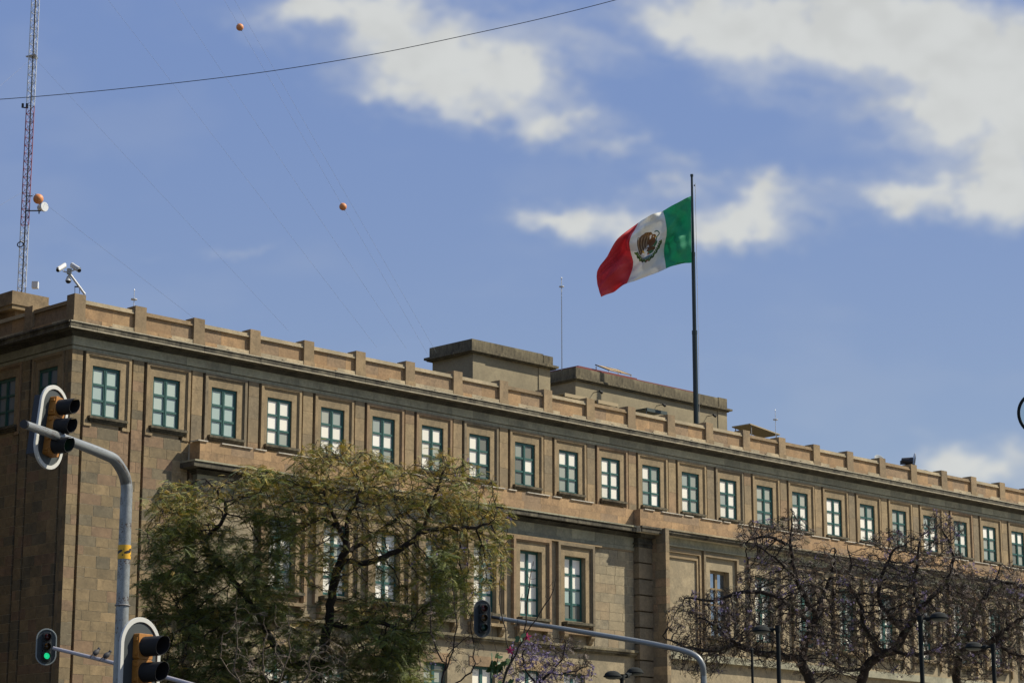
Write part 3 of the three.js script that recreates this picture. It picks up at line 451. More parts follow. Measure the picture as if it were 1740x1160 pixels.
// ---------------------------------------------------------------- lattice mast with guy wires, marker balls
const steel = plain(.55, .56, .56, .45, .3), whiteP = plain(.62, .64, .63, .5), redP = plain(.33, .07, .07, .6), orangeP = plain(.62, .24, .08, .55), blackP = plain(.012, .012, .012, .5);
{
  const foot = at(36, 497, 102), hAt = (py) => { let lo = 0, hi = 60; for (let k = 0; k < 50; k++) { const m = (lo + hi) / 2, q = foot.clone().setY(foot.y + m), zc = sp * (q.y - CAM_H) - cp * q.z, y = 580 - FOCAL * (cp * (q.y - CAM_H) + sp * q.z) / zc; if (y < py) hi = m; else lo = m; } return lo; };
  foot.y = H(21.17); const top = 28 + hAt(497);
  const mast = thing('lattice_mast', 'slender red and white lattice radio mast on the roof at the far left', 'radio mast', foot);
  const a0 = [0, 1, 2].map((k) => V(.2 * Math.cos(k * 2.0944 + .4), 0, .2 * Math.sin(k * 2.0944 + .4)));
  const cuts = [0, hAt(383), hAt(181), hAt(-30), hAt(-230), hAt(-430), top];
  for (let c = 0; c + 1 < cuts.length; c++) {
    const m = c % 2 ? redP : whiteP, sec = group('mast_section', mast), y0 = cuts[c], y1 = cuts[c + 1], n = Math.round((y1 - y0) / .36), br = [];
    for (const p of a0) mesh('leg', rod(p.clone().setY(y0), p.clone().setY(y1), .02, 6), m, sec);
    for (let k = 0; k < n; k++) { const q0 = y0 + (y1 - y0) * k / n, q1 = y0 + (y1 - y0) * (k + 1) / n; for (let j = 0; j < 3; j++) { const A = a0[j], Bq = a0[(j + 1) % 3]; br.push(rod(A.clone().setY(k % 2 ? q0 : q1), Bq.clone().setY(k % 2 ? q1 : q0), .011, 4)); br.push(rod(A.clone().setY(q0), Bq.clone().setY(q0), .011, 4)); } }
    mesh('bracing', merge(br), m, sec);
  }
  const P = (py) => hAt(py);
  mesh('feed_cable', tube([V(.03, .2, .16), V(.05, 8, .17), V(.03, 18, .16), V(.04, top - 2, .16)], .03, 20, 6), blackP, mast);
  mesh('outrigger', new THREE.CylinderGeometry(.34, .3, .06, 3).rotateY(.5).translate(0, P(96), 0), steel, mast);
  mesh('antenna_yoke', merge([rod(V(-.28, P(184), .1), V(-.08, P(184), .1), .03), rod(V(-.33, P(184), .1), V(-.33, P(177), .1), .055, 8), rod(V(-.14, P(184), .1), V(-.14, P(177), .1), .055, 8)]), blackP, mast);
  mesh('side_arm', merge([rod(V(0, P(359), .1), V(.72, P(359), .1), .03), rod(V(0, P(334), .1), V(.3, P(334), .1), .025), rod(V(.62, P(364), .1), V(.62, P(346), .1), .03)]), plain(.1, .1, .1, .5, .3), mast);
  const dish = mesh('dish', merge([moved(new THREE.CylinderGeometry(.21, .21, .1, 20).rotateX(Math.PI / 2).rotateY(.9), .86, P(354), .25).toNonIndexed(), moved(new THREE.CylinderGeometry(.07, .14, .25, 12).rotateX(Math.PI / 2).rotateY(.9), .72, P(354), .15).toNonIndexed()]), whiteP, mast);
  mesh('cable_coil', moved(new THREE.TorusGeometry(.13, .025, 6, 16).rotateX(-.3), -.12, P(417), .18), blackP, mast);
  mesh('equipment_box', box(.45, .72, P(490), P(479), -.1, .15), whiteP, mast);
  const wire = plain(.2, .22, .25, .6), from = mast.position;
  const guys = [];
  const guy = (a, b) => { const g = rod(a.clone().sub(from), b.clone().sub(from), .0042, 4); mesh('guy_wire', g, wire, mast); guys.push([a, b]); };
  const on = (py) => from.clone().setY(from.y + P(py));
  guy(on(-515), at(728, 604, 112)); guy(on(-545), at(742, 600, 113)); guy(on(-150), at(640, 590, 110)); guy(on(-330), at(690, 592, 111)); guy(on(96), at(490, 562, 106)); guy(on(322), at(330, 541, 99)); guy(on(98), at(-40, 180, 99)); guy(on(322), at(-40, 372, 100)); 
  const ball = (p, r, label, py) => { const b = thing('marker_ball', label, 'marker ball', p, 'orange marker balls'); const s = new THREE.SphereGeometry(r, 28, 18), q = s.attributes.position; for (let i = 0; i < q.count; i++) if (Math.abs(q.getY(i)) < r * .06) { q.setX(i, q.getX(i) * 1.02); q.setZ(i, q.getZ(i) * 1.02); } s.rotateZ(.5); mesh('shell', s, orangeP, b); mesh('clamp', merge([rod(V(-r * .55, r * 1.0, 0), V(-r * .35, r * .7, 0), r * .14), rod(V(r * .35, -r * .7, 0), V(r * .55, -r * 1.05, 0), r * .14)]), blackP, b); };
  const along = (k, py) => { const [a, b] = guys[k]; for (let t = 0; t <= 1; t += .0005) { const q = a.clone().lerp(b, t), zc = sp * (q.y - CAM_H) - cp * q.z; if (580 - FOCAL * (cp * (q.y - CAM_H) + sp * q.z) / zc > py) return q; } return b; };
  ball(along(0, 46), .175, 'orange marker ball on a guy wire near the top edge of the sky'); ball(along(0, 351), .18, 'orange marker ball hanging lower on a guy wire in open sky');
  ball(from.clone().add(V(.58, P(340), .2)), .225, 'larger orange marker ball fixed to the side arm of the lattice mast');
}
// ---------------------------------------------------------------- small things on the roof
{
  const cam = thing('security_camera_pole', 'leaning white pole with two bullet cameras and a dome camera on the parapet corner', 'camera', at(143, 499.5, 93.7)), o = cam.position, q = (x, y, d = 93.6) => at(x, y, d).sub(o), white = plain(.6, .6, .57, .45);
  mesh('pole', rod(q(143.5, 500), q(117, 464), .05, 10), white, cam); mesh('brace', merge([rod(q(126, 487), q(135.5, 487), .03), rod(q(126.5, 487), q(126.5, 498.5), .012), rod(q(134.5, 487), q(134.5, 498.5), .012)]), blackP, cam);
  mesh('junction_box', moved(new THREE.CylinderGeometry(.1, .1, .22, 12), q(117, 461).x, q(117, 461).y, q(117, 461).z), plain(.35, .36, .34, .5), cam); mesh('cross_arm', tube([q(106, 460), q(112, 462), q(117, 461), q(122, 460), q(127, 458)], .03, 12, 8), white, cam);
  for (const [a, b] of [[[97.5, 459, 93.4], [109.5, 451.5, 93.8]], [[121.5, 451.5, 93.8], [134, 459.5, 93.2]]]) { const A = q(...a), C = q(...b), body = mesh('bullet_camera', rod(A, C, .085, 14), white, cam); mesh('lens', rod(a[0] < 100 ? A : C, (a[0] < 100 ? A : C).clone().add((a[0] < 100 ? A.clone().sub(C) : C.clone().sub(A)).normalize().multiplyScalar(.03)), .07, 14), blackP, body); mesh('sun_shield', rod(A.clone().add(V(0, .06, 0)), C.clone().add(V(0, .06, 0)), .075, 14), white, body); }
  const d = q(115.5, 474); mesh('dome_housing', moved(new THREE.CylinderGeometry(.06, .125, .2, 18), d.x, d.y + .02, d.z), white, cam); mesh('dome', moved(new THREE.SphereGeometry(.115, 18, 10, 0, 6.3, Math.PI / 2, Math.PI / 2), d.x, d.y - .07, d.z), plain(.02, .02, .02, .1), cam); mesh('dome_neck', rod(d.clone().add(V(0, .1, 0)), d.clone().add(V(.04, .24, 0)), .03), white, cam);
  const rodThing = (label, s, h0, h1, o2, disc, r = .018, m = steel) => { const t = thing('lightning_rod', label, 'lightning rod', onB(s, h0, o2), 'lightning rods on the roof'); const L = h1 - h0; mesh('mast', rod(V(0, 0, 0), V(0, L, 0), r, 8, r * .6), m, t); mesh('disc', moved(new THREE.CylinderGeometry(.13, .13, .045, 20), 0, disc, 0), m, t); mesh('tip', rod(V(0, L, 0), V(0, L + .08, 0), r * 1.6, 8, .004), m, t); };
  rodThing('short lightning rod with a disc on the second parapet post', 3.1, 22.45, 23.15, -.3, .33); rodThing('tall thin white lightning rod beside the taller rooftop block', 34.62, 21.2, 30.4, -6.1, 8.75, .035, plain(.55, .58, .58, .5)); rodThing('lightning rod with a disc at the right of the flagpole', 45.1, 22.4, 23.95, -.3, 1.05, .02);
  const dish = (label, s, h, o2, r, yaw, pitch) => { const t = thing('satellite_dish', label, 'satellite dish', onB(s, h, o2), 'dishes along the parapet'); const pr = []; for (let k = 0; k <= 10; k++) pr.push(new THREE.Vector2(r * k / 10, .22 * r * (k / 10) ** 2)); for (let k = 10; k >= 0; k--) pr.push(new THREE.Vector2(r * k / 10, .22 * r * (k / 10) ** 2 - .015)); const g = new THREE.LatheGeometry(pr, 28); g.rotateX(Math.PI / 2 - pitch); g.rotateY(yaw); g.translate(0, r * 1.05, 0); mesh('reflector', g, plain(.24, .26, .26, .6), t); mesh('mount', rod(V(0, -1.1, 0), V(0, r, 0), .035), plain(.08, .08, .08, .6), t); mesh('feed_arm', rod(V(0, r * .6, 0), V(Math.sin(yaw) * r * .8, r * 1.1, Math.cos(yaw) * r * .8), .015), plain(.1, .1, .1, .5), t); };
  dish('pale dish half hidden behind the parapet, left of the dark floodlight', 55.2, 22.15, -.9, .36, .5, .5); dish('small grey dish low behind the parapet, right of the floodlight', 59.6, 21.98, -.8, .3, 2.2, 1.1); dish('rightmost small dark dish peeping over the parapet', 60.7, 22.02, -.8, .28, 2.2, 1.1);
  const fl = thing('floodlight', 'dark floodlight with a round glass standing on the parapet near the right', 'floodlight', onB(57.4, 22.27, -.3)); mesh('housing', merge([moved(new THREE.CylinderGeometry(.16, .28, .62, 16).rotateZ(Math.PI / 2 - .12), -.22, .42, 0), moved(new THREE.BoxGeometry(.3, .2, .25), -.45, .35, 0).toNonIndexed()].map((g) => (g.index ? g.toNonIndexed() : g))), blackP, fl); mesh('front_glass', moved(new THREE.CylinderGeometry(.40, .40, .05, 26).rotateZ(Math.PI / 2 - .12), .2, .5, 0), plain(.33, .35, .35, .25), fl); mesh('bracket', merge([rod(V(-.3, 0, 0), V(-.2, .35, .1), .03), rod(V(-.05, 0, 0), V(-.15, .35, -.1), .03)]), blackP, fl);
  const tarp = plain(.30, .21, .10, .8), sp2 = thing('solar_panel', 'tan tilted panel frame on the roof of the longer rooftop block', 'panel', onB(40.7, 25.5, -7.6)); sp2.rotation.y = PHI;
  for (const x of [-1.0, .05]) { const p = mesh('sheet', box(x, x + .98, -.02, .02, -1.5, .2), tarp, sp2); p.rotation.x = .42; p.position.y = .98; p.scale.set(.85, 1, .7); mesh('rim', merge([box(x - .02, x + .0, -.03, .03, -1.5, .2), box(x + .98, x + 1.0, -.03, .03, -1.5, .2)]), blackP, p); } mesh('stand', merge([rod(V(-.9, 0, -.85), V(-.9, 1.3, -.85), .03), rod(V(.9, 0, -.85), V(.9, 1.3, -.85), .03), rod(V(-.9, 0, .1), V(-.9, .93, .1), .03), rod(V(.9, 0, .1), V(.9, .93, .1), .03)]), steel, sp2);
  const aw = (label, s, h, o2, w, m) => { const t = thing('roof_awning', label, 'awning', onB(s, 21.17, o2), 'small awnings behind the parapet'); t.rotation.y = PHI; const L = h - 21.17; const r = mesh('canopy', merge([box(0, w, L, L + .06, -1.2, .2), box(0, w, L - .12, L, .14, .2)]), m, t); mesh('post', merge([rod(V(.05, 0, .1), V(.05, L, .1), .03), rod(V(w - .05, 0, .1), V(w - .05, L, .1), .03), rod(V(.05, 0, -1.1), V(.05, L, -1.1), .03), rod(V(w - .05, 0, -1.1), V(w - .05, L, -1.1), .03)]), plain(.2, .2, .18, .7), t); };
  const tin = plain(.38, .3, .17, .8), dg = plain(.03, .05, .045, .6); aw('leftmost low tan awning above the parapet below the longer rooftop block', 30.95, 23.12, -2.6, 1.7, tin); aw('middle low tan awning above the parapet below the longer rooftop block', 33.41, 23.12, -2.6, 1.5, tin); aw('dark green awning above the parapet just left of the flagpole', 38.03, 23.46, -3.4, 1.6, dg);
  const a2 = thing('roof_awning', 'tan lean-to awning over the parapet right of the flagpole', 'awning', onB(47.1, 21.17, -3), 'small awnings behind the parapet'); a2.rotation.y = PHI; const rf = mesh('canopy', box(-1.3, 1.3, -.03, .03, -.9, .4), tin, a2); rf.position.set(0, 2.32, 0); rf.rotation.z = -.1; mesh('post', merge([rod(V(-1.1, 0, .3), V(-1.1, 2.42, .3), .03), rod(V(1.1, 0, .3), V(1.1, 2.2, .3), .03), rod(V(-1.1, 0, -.8), V(-1.1, 2.42, -.8), .03), rod(V(1.1, 0, -.8), V(1.1, 2.2, -.8), .03)]), plain(.3, .28, .24, .7), a2);
}
// overhead cable
{
  const p = [[-260, 182], [0, 168.5], [230, 148], [450, 122], [640, 91], [800, 58], [930, 29], [1045, 0], [1250, -58]].map(([x, y]) => at(x, y, 42)), c = mesh('overhead_cable', tube(p.map((v) => v.clone().sub(p[0])), .0065, 80, 6), plain(.03, .032, .04, .6), scene); c.position.copy(p[0]);
  tag(c, 'thin black overhead cable sagging across the sky', 'cable');
}

// ---------------------------------------------------------------- traffic signals
const galvMap = noiseTex(512, (u, v) => { const a = tn(u, v, 9, 4), b = tn(u, v, 48, 3, 7), c = tn(u, v, 5, 3, 40), rust = smooth(.66, .74, b * .6 + c * .5), k = .82 + (a - .5) * .34 + (b - .5) * .2; return [cl(k * (1 - rust) + rust * .42), cl(k * 1.01 * (1 - rust) + rust * .27), cl(k * (1 - rust) + rust * .17)]; }, true); galvMap.repeat.set(1, 3);
const galv = new THREE.MeshStandardMaterial({ color: new THREE.Color().setRGB(.38, .395, .39), roughness: .45, metalness: .35, map: galvMap });
const yellow = new THREE.MeshStandardMaterial({ color: new THREE.Color().setRGB(.46, .19, .025), roughness: .6, map: plainNoise }), plateM = plain(.035, .045, .045, .6), borderM = plain(.52, .52, .47, .55), housM = plain(.012, .013, .013, .5), visM = plain(.005, .0055, .006, .8);
const lensM = { red: plain(.06, .008, .006, .2), amber: plain(.07, .035, .005, .2), green: plain(.005, .04, .02, .2) };
function stadium(w, h) { const s = new THREE.Shape(), r = w / 2, k = h / 2 - r; s.moveTo(-r, -k); s.absarc(0, k, r, Math.PI, 0, true); s.absarc(0, -k, r, 0, -Math.PI, true); return s; }
function visor(r, L) {
  const g = new THREE.LatheGeometry([new THREE.Vector2(r, 0), new THREE.Vector2(r * .97, L), new THREE.Vector2(r * .97 - .008, L), new THREE.Vector2(r - .008, 0), new THREE.Vector2(r, 0)], 28, -2.9, 5.8);
  g.rotateX(Math.PI / 2); const p = g.attributes.position; for (let i = 0; i < p.count; i++) if (p.getZ(i) > .01) p.setZ(i, p.getZ(i) * (.74 + .26 * (p.getY(i) / r + 1) / 2)); g.computeVertexNormals(); return g;
}
function makeSignal(label, pos, { w, h, sec, border = .05, rim = borderM, face = yellow, lit, glow = .6, yaw, tilt = 0, rear = true, vis = .3, groupName = 'traffic signals' }) {
  const t = thing('traffic_signal', label, 'traffic light', pos, groupName); t.rotation.order = 'YXZ'; t.rotation.y = yaw; t.rotation.z = tilt;
  mesh('backplate', new THREE.ExtrudeGeometry(stadium(w - border * 1.2, h - border * 1.2), { depth: .02, bevelEnabled: false, curveSegments: 20 }), plateM, t);
  const ring = stadium(w, h); ring.holes.push(stadium(w - border * 2, h - border * 2)); const b = mesh('border', new THREE.ExtrudeGeometry(ring, { depth: .03, bevelEnabled: true, bevelSize: .004, bevelThickness: .004, bevelSegments: 1, curveSegments: 20 }), rim, t); b.position.z = .006;
  const hw = sec * .40, r = sec * .37;
  for (let k = 0; k < 3; k++) {
    const y = (1 - k) * sec, hs = new THREE.Shape(); const a = hw * .98, bb = sec / 2 - .006, c = .03; hs.moveTo(-a + c, -bb); hs.lineTo(a - c, -bb); hs.quadraticCurveTo(a, -bb, a, -bb + c); hs.lineTo(a, bb - c); hs.quadraticCurveTo(a, bb, a - c, bb); hs.lineTo(-a + c, bb); hs.quadraticCurveTo(-a, bb, -a, bb - c); hs.lineTo(-a, -bb + c); hs.quadraticCurveTo(-a, -bb, -a + c, -bb);
    const hm = mesh('housing', new THREE.ExtrudeGeometry(hs, { depth: .10, bevelEnabled: true, bevelSize: .005, bevelThickness: .008, bevelSegments: 2 }), face, t); hm.position.set(0, y, .022);
    mesh('hinge', merge([box(-a - .025, -a, -bb * .7, -bb * .45, .04, .09), box(-a - .025, -a, bb * .45, bb * .7, .04, .09)]), face, hm);
    const v = mesh('visor', visor(r * 1.06, vis), visM, t); v.position.set(0, y, .13);
    const col = ['red', 'amber', 'green'][k], isLit = lit === k;
    const le = new THREE.SphereGeometry(r * 1.6, 24, 10, 0, 6.3, 0, .66); le.rotateX(Math.PI / 2); le.translate(0, 0, -r * 1.6 * Math.cos(.66));
    const l = mesh('lens', le, isLit ? new THREE.MeshStandardMaterial({ color: new THREE.Color().setRGB(.005, .1, .05), emissive: new THREE.Color().setRGB(.01, .5, .2), emissiveIntensity: glow, roughness: .3 }) : lensM[col], t); l.position.set(0, y, .125);
    if (isLit) { const p = new THREE.PointLight(new THREE.Color().setRGB(.05, 1, .45), .002, 3); p.position.set(0, y, .125 + r * .5); p.castShadow = true; p.name = 'signal_glow'; t.add(p); }
  }
  if (rear) mesh('rear_housing', moved(new THREE.BoxGeometry(w * .62, sec * 3.05, .17), 0, 0, -.1), housM, t);
  return t;
}
{
  // near mast arm
  const b = at(206.5, 1050, 33); b.y = 0; const pole = thing('signal_mast_arm', 'galvanised signal pole with bent arm and a yellow and black band, nearest the camera', 'pole', b.clone());
  const q = (x, y, d) => at(x, y, d).sub(b);
  const top = q(210, 838, 33).y;
  mesh('post', merge([rod(V(0, 0, 0), V(0, 5.2, 0), .098, 24, .094), rod(V(0, 5.2, 0), V(0, top, 0), .09, 24, .086)]), galv, pole);
  const pts = [V(0, top - .02, 0), V(0, top + .12, 0), V(-.015, top + .24, .02), q(203, 793, 32.93), q(193, 780, 32.8), q(178, 772.5, 32.6), q(110, 746, 31.4), q(42, 721, 30.1)];
  mesh('arm', tube(pts, .086, 60, 20, .052), galv, pole);
  const tip = pts[7], dir = pts[7].clone().sub(pts[6]).normalize(); mesh('end_cap', rod(tip, tip.clone().add(dir.clone().multiplyScalar(.05)), .055, 16), housM, pole);
  const cv = document.createElement('canvas'); cv.width = 256; cv.height = 128; const x = cv.getContext('2d'); x.fillStyle = '#d9a51e'; x.fillRect(0, 0, 256, 128); x.fillStyle = '#15130f'; for (let k = 0; k < 4; k++) { x.save(); x.translate(32 + 64 * k, 64); x.rotate(-.5); x.beginPath(); x.ellipse(0, 0, 30, 13, 0, 0, 7); x.fill(); x.fillRect(-40, -50, 26, 18); x.fillRect(6, 34, 34, 12); x.restore(); } x.fillStyle = '#cfc8b4'; x.fillRect(150, 76, 20, 7); const bt = new THREE.CanvasTexture(cv); bt.colorSpace = THREE.SRGBColorSpace; bt.wrapS = THREE.RepeatWrapping;
  const y1 = q(208, 935, 33).y; mesh('reflective_band', moved(new THREE.CylinderGeometry(.094, .094, .20, 28), 0, y1, 0), new THREE.MeshStandardMaterial({ map: bt, roughness: .5 }), pole);
  mesh('collar', moved(new THREE.TorusGeometry(.098, .012, 8, 28).rotateX(Math.PI / 2), 0, q(206, 1028, 33).y, 0), plain(.2, .19, .18, .6, .3), pole);
  mesh('base_plate', box(-.25, .25, 0, .04, -.25, .25), galv, pole);
  makeSignal('tall oval traffic signal with yellow housings hung at the tip of the mast arm', at(84, 726, 31.35), { w: .60, h: 1.16, sec: .272, lit: 2, glow: .08, yaw: 1.12, tilt: -.15, vis: .27 });
  const br = mesh('signal_bracket', merge([rod(q(96, 742, 31.05), at(84, 726, 31.4).sub(b), .03), rod(q(88, 738, 31.0), at(84, 735, 31.3).sub(b), .03)]), housM, pole);
  makeSignal('large oval traffic signal with yellow housings on the pole at the bottom left', at(234, 1143, 32.2), { w: .80, h: 1.52, sec: .355, border: .06, yaw: .98, vis: .36, rear: false });
  mesh('pole_bracket', rod(q(222, 1130, 32.4), V(0, q(210, 1130, 33).y, 0), .04), housM, pole);
  // far left arm
  const c = at(420, 1250, 60); c.y = 0; const arm = thing('signal_mast_arm', 'slim pale signal arm reaching left below the frame with two birds on it', 'pole', c.clone()); const e = (x2, y2, d) => at(x2, y2, d).sub(c);
  mesh('post', rod(V(0, 0, 0), V(0, e(380, 1200, 60).y, 0), .08, 16), galv, arm); mesh('arm', tube([V(0, e(380, 1200, 60).y - .05, 0), e(384, 1186, 60), e(360, 1174, 60), e(265, 1146, 60.6), e(180, 1123, 61.2), e(90, 1101, 61.8)], .062, 50, 14, .05), new THREE.MeshStandardMaterial({ color: new THREE.Color().setRGB(.55, .52, .53), roughness: .45, metalness: .2, map: plainNoise }), arm);
  makeSignal('small dark oval traffic signal with its green light on, in front of the end wall', at(77.5, 1099, 62), { w: .54, h: .97, sec: .25, border: .028, rim: plain(.22, .25, .24, .6), face: housM, lit: 2, glow: .9, yaw: .36, vis: .16 });
  // centre arm
  const d0 = at(1196, 1160, 64); d0.y = 0; const arm2 = thing('signal_mast_arm', 'grey signal arm curving over from a post before the centre of the facade', 'pole', d0.clone()); const f = (x2, y2, d) => at(x2, y2, d).sub(d0), t2 = f(1196, 1146, 64).y;
  mesh('post', rod(V(0, 0, 0), V(0, t2, 0), .085, 18), galv, arm2); mesh('arm', tube([V(0, t2 - .02, 0), f(1194, 1130, 64), f(1186, 1117, 64.05), f(1170, 1108, 64.15), f(1120, 1096, 64.5), f(1000, 1075, 65.2), f(850, 1050.5, 66)], .084, 60, 16, .06), galv, arm2); mesh('arm_tip', rod(f(850, 1050.5, 66), f(836, 1048, 66.1), .045, 12), housM, arm2);
  makeSignal('dark unlit oval traffic signal at the tip of the centre arm', at(819, 1051, 66.2), { w: .50, h: 1.06, sec: .27, border: .025, rim: plain(.06, .065, .065, .6), face: housM, yaw: .5, vis: .12 }).rotation.y = .35;
}
// birds on the far-left arm
{
  const bird = (label, p, yaw) => {
    const t = thing('bird', label, 'bird', p, 'birds on the signal arm'); t.rotation.y = yaw;
    const body = new THREE.SphereGeometry(.075, 16, 12); body.scale(1.5, .95, .9); body.rotateZ(.62); body.translate(0, .12, 0);
    const head = new THREE.SphereGeometry(.042, 12, 10); head.translate(.098, .225, 0); const neck = rod(V(.05, .16, 0), V(.095, .215, 0), .048, 10, .036), beak = new THREE.ConeGeometry(.012, .04, 8); beak.rotateZ(-Math.PI / 2 - .15); beak.translate(.152, .22, 0);
    const tail = new THREE.BoxGeometry(.16, .016, .05); tail.rotateZ(.75); tail.translate(-.13, .035, 0);
    mesh('body', merge([body, head, neck, beak, tail].map((g) => g.toNonIndexed())), plain(.035, .034, .036, .7), t); mesh('leg', merge([rod(V(.01, 0, .02), V(.0, .08, .02), .006), rod(V(.01, 0, -.02), V(.0, .08, -.02), .006)]), plain(.12, .04, .03, .7), t);
  };
  bird('dark bird perched further out on the slim signal arm', at(162, 1116.2, 61.3), .9); bird('dark bird perched on the slim signal arm close behind the near pole', at(180, 1121, 61.2), .6);
}
// ---------------------------------------------------------------- street lamps
{
  const paint = plain(.005, .008, .007, .95), lens = plain(.10, .11, .09, .6);
  const headGeo = (() => { const pr = [[0, .20], [.10, .195], [.2, .16], [.27, .10], [.30, .03], [.325, .02], [.325, -.02], [.29, -.03], [0, -.03]].map(([a, b]) => new THREE.Vector2(a, b)); return new THREE.LatheGeometry(pr, 28); })();
  const lensGeo = new THREE.SphereGeometry(.27, 24, 8, 0, 6.3, Math.PI / 2, Math.PI / 2).scale(1, .3, 1).translate(0, -.03, 0);
  const lamp = (label, px, py, d, heads) => { const b = at(px, py, d), H0 = b.y; b.y = 0; const t = thing('street_lamp', label, 'street lamp', b, 'street lamps among the trees'); mesh('pole', merge([rod(V(0, 0, 0), V(0, H0 + .04, 0), .085, 14, .075), rod(V(0, 0, 0), V(0, .8, 0), .12, 14)]), paint, t); mesh('pole_cap', rod(V(0, H0 - .1, 0), V(0, H0 + .1, 0), .10, 12), paint, t); for (const [hx, hy, hd] of heads) { const p = at(hx, hy, hd ?? d).sub(b), a = V(0, H0, 0), dir = p.clone().sub(a).normalize(); mesh('arm', merge([rod(a, p.clone().sub(dir.clone().multiplyScalar(.2)), .045, 10), rod(a.clone().lerp(p, .3), a.clone().lerp(p, .5), .09, 10)]), paint, t); const h = mesh('lamp_head', headGeo, paint, t); h.position.copy(p); mesh('lens', lensGeo, lens, h); } };
  lamp('dark street lamp with one head to the left in front of the left bare tree', 1322, 1068, 80, [[1294, 1072, 80]]); lamp('tallest dark street lamp with one head to the right among the bare trees', 1564, 1051, 78, [[1596, 1050, 78]]); lamp('rightmost dark street lamp with its head to the left', 1688, 1099, 82, [[1655, 1100, 82.5]]); lamp('dark twin-headed street lamp below the blank stone bay', 1057, 1150, 84, [[1041, 1149, 83], [1079, 1143, 85]]);
  const pb = at(1278, 1104, 86); const up = thing('thin_pole', 'thin dark pole standing under the left bare tree', 'pole', V(pb.x, 0, pb.z)); mesh('shaft', rod(V(0, 0, 0), V(0, pb.y, 0), .05, 10), paint, up); mesh('cap', rod(V(0, pb.y, 0), V(0, pb.y + .08, 0), .07, 10, .02), paint, up);
  // wrought ring at the right edge
  const c = at(1769, 703, 26), o = thing('ornamental_lamp_post', 'dark wrought iron ring of an ornamental post cut off by the right edge', 'lamp post', V(c.x + .1, 0, c.z)); mesh('post', rod(V(0, 0, 0), V(0, c.y - .5, 0), .07, 14, .05), paint, o); mesh('ring', moved(new THREE.TorusGeometry(.245, .018, 10, 48), -.1, c.y, 0), paint, o); mesh('glass', moved(new THREE.CylinderGeometry(.225, .225, .012, 40).rotateX(Math.PI / 2), -.1, c.y, 0), glass, o); mesh('leaf', tube([V(0, c.y - .62, 0), V(-.12, c.y - .6, 0), V(-.22, c.y - .585, 0)], .03, 12, 8, .003), paint, o); mesh('stem', rod(V(0, c.y - .5, 0), V(-.08, c.y - .24, 0), .03, 10), paint, o);
}
console.log('objects done');
// ---------------------------------------------------------------- trees: branches grown towards scattered buds
function grow({ base, guides, blobs, seed, step = .15, kill = .17, reach = 1.6, tip = .008, exp = 2.6, gnarl = .35, iters = 130 }) {
  const r = rng(seed), N = []; // nodes: {p, parent, kids}
  const add = (p, parent) => { N.push({ p, parent, kids: [], r: 0 }); const i = N.length - 1; if (parent >= 0) N[parent].kids.push(i); return i; };
  let first = true;
  for (const g of guides) {
    const pts = g.map(([x, y, d]) => (y === undefined ? x : at(x, y, d))); let last;
    if (first) { pts.unshift(base.clone()); last = add(base.clone(), -1); first = false; } else { let best = 1e9; N.forEach((n, i) => { const q = n.p.distanceToSquared(pts[0]); if (q < best) { best = q; last = i; } }); pts.unshift(N[last].p.clone()); }
    const c = new THREE.CatmullRomCurve3(pts, false, 'centripetal'), n = Math.max(2, Math.round(c.getLength() / .22));
    for (let k = 1; k <= n; k++) { const p = c.getPointAt(k / n); p.x += (r() - .5) * .09; p.y += (r() - .5) * .07; p.z += (r() - .5) * .09; last = add(p, last); }
  }
  const A = [];
  for (const [px, py, d, rx, ry, rd, n] of blobs) for (let k = 0; k < n; k++) { let x, y, z; do { x = r() * 2 - 1; y = r() * 2 - 1; z = r() * 2 - 1; } while (x * x + y * y + z * z > 1); A.push({ p: at(px + x * rx, py + y * ry, d + z * rd), n: -1, d: reach * reach }); }
  const cell = reach, key = (x, y, z) => Math.floor(x / cell) + 400 + (Math.floor(y / cell) + 400) * 1000 + (Math.floor(z / cell) + 400) * 1e6, grid = new Map();
  A.forEach((a, i) => { const k = key(a.p.x, a.p.y, a.p.z); (grid.get(k) ?? grid.set(k, []).get(k)).push(i); });
  const alive = new Uint8Array(A.length).fill(1), k2 = kill * kill;
  const near = (i) => { const p = N[i].p; for (let a = -1; a < 2; a++) for (let b = -1; b < 2; b++) for (let c = -1; c < 2; c++) { const l = grid.get(key(p.x + a * cell, p.y + b * cell, p.z + c * cell)); if (l) for (const m of l) if (alive[m]) { const q = A[m].p.distanceToSquared(p); if (q < A[m].d) { A[m].d = q; A[m].n = i; } if (q < k2) alive[m] = 0; } } };
  for (let i = 0; i < N.length; i++) near(i);
  for (let it = 0; it < iters; it++) {
    const pull = new Map();
    for (let m = 0; m < A.length; m++) if (alive[m] && A[m].n >= 0) { const n = A[m].n; let v = pull.get(n); if (!v) pull.set(n, v = V(0, 0, 0)); v.add(A[m].p.clone().sub(N[n].p).normalize()); }
    if (!pull.size) break;
    const fresh = [];
    for (const [n, v] of pull) { if (N[n].kids.length > 4) { for (let m = 0; m < A.length; m++) if (A[m].n === n && N[n].kids.length > 6) alive[m] = 0; if (N[n].kids.length > 6) continue; } v.normalize(); v.x += (r() - .5) * 2 * gnarl; v.y += (r() - .5) * 2 * gnarl; v.z += (r() - .5) * 2 * gnarl; v.normalize(); fresh.push(add(N[n].p.clone().addScaledVector(v, step * (.8 + r() * .4)), n)); }
    for (const i of fresh) near(i);
  }
  for (let i = N.length - 1; i >= 0; i--) { const n = N[i]; n.r = n.kids.length ? Math.pow(n.kids.reduce((s, k) => s + N[k].r ** exp, 0), 1 / exp) : tip; }
  return N;
}
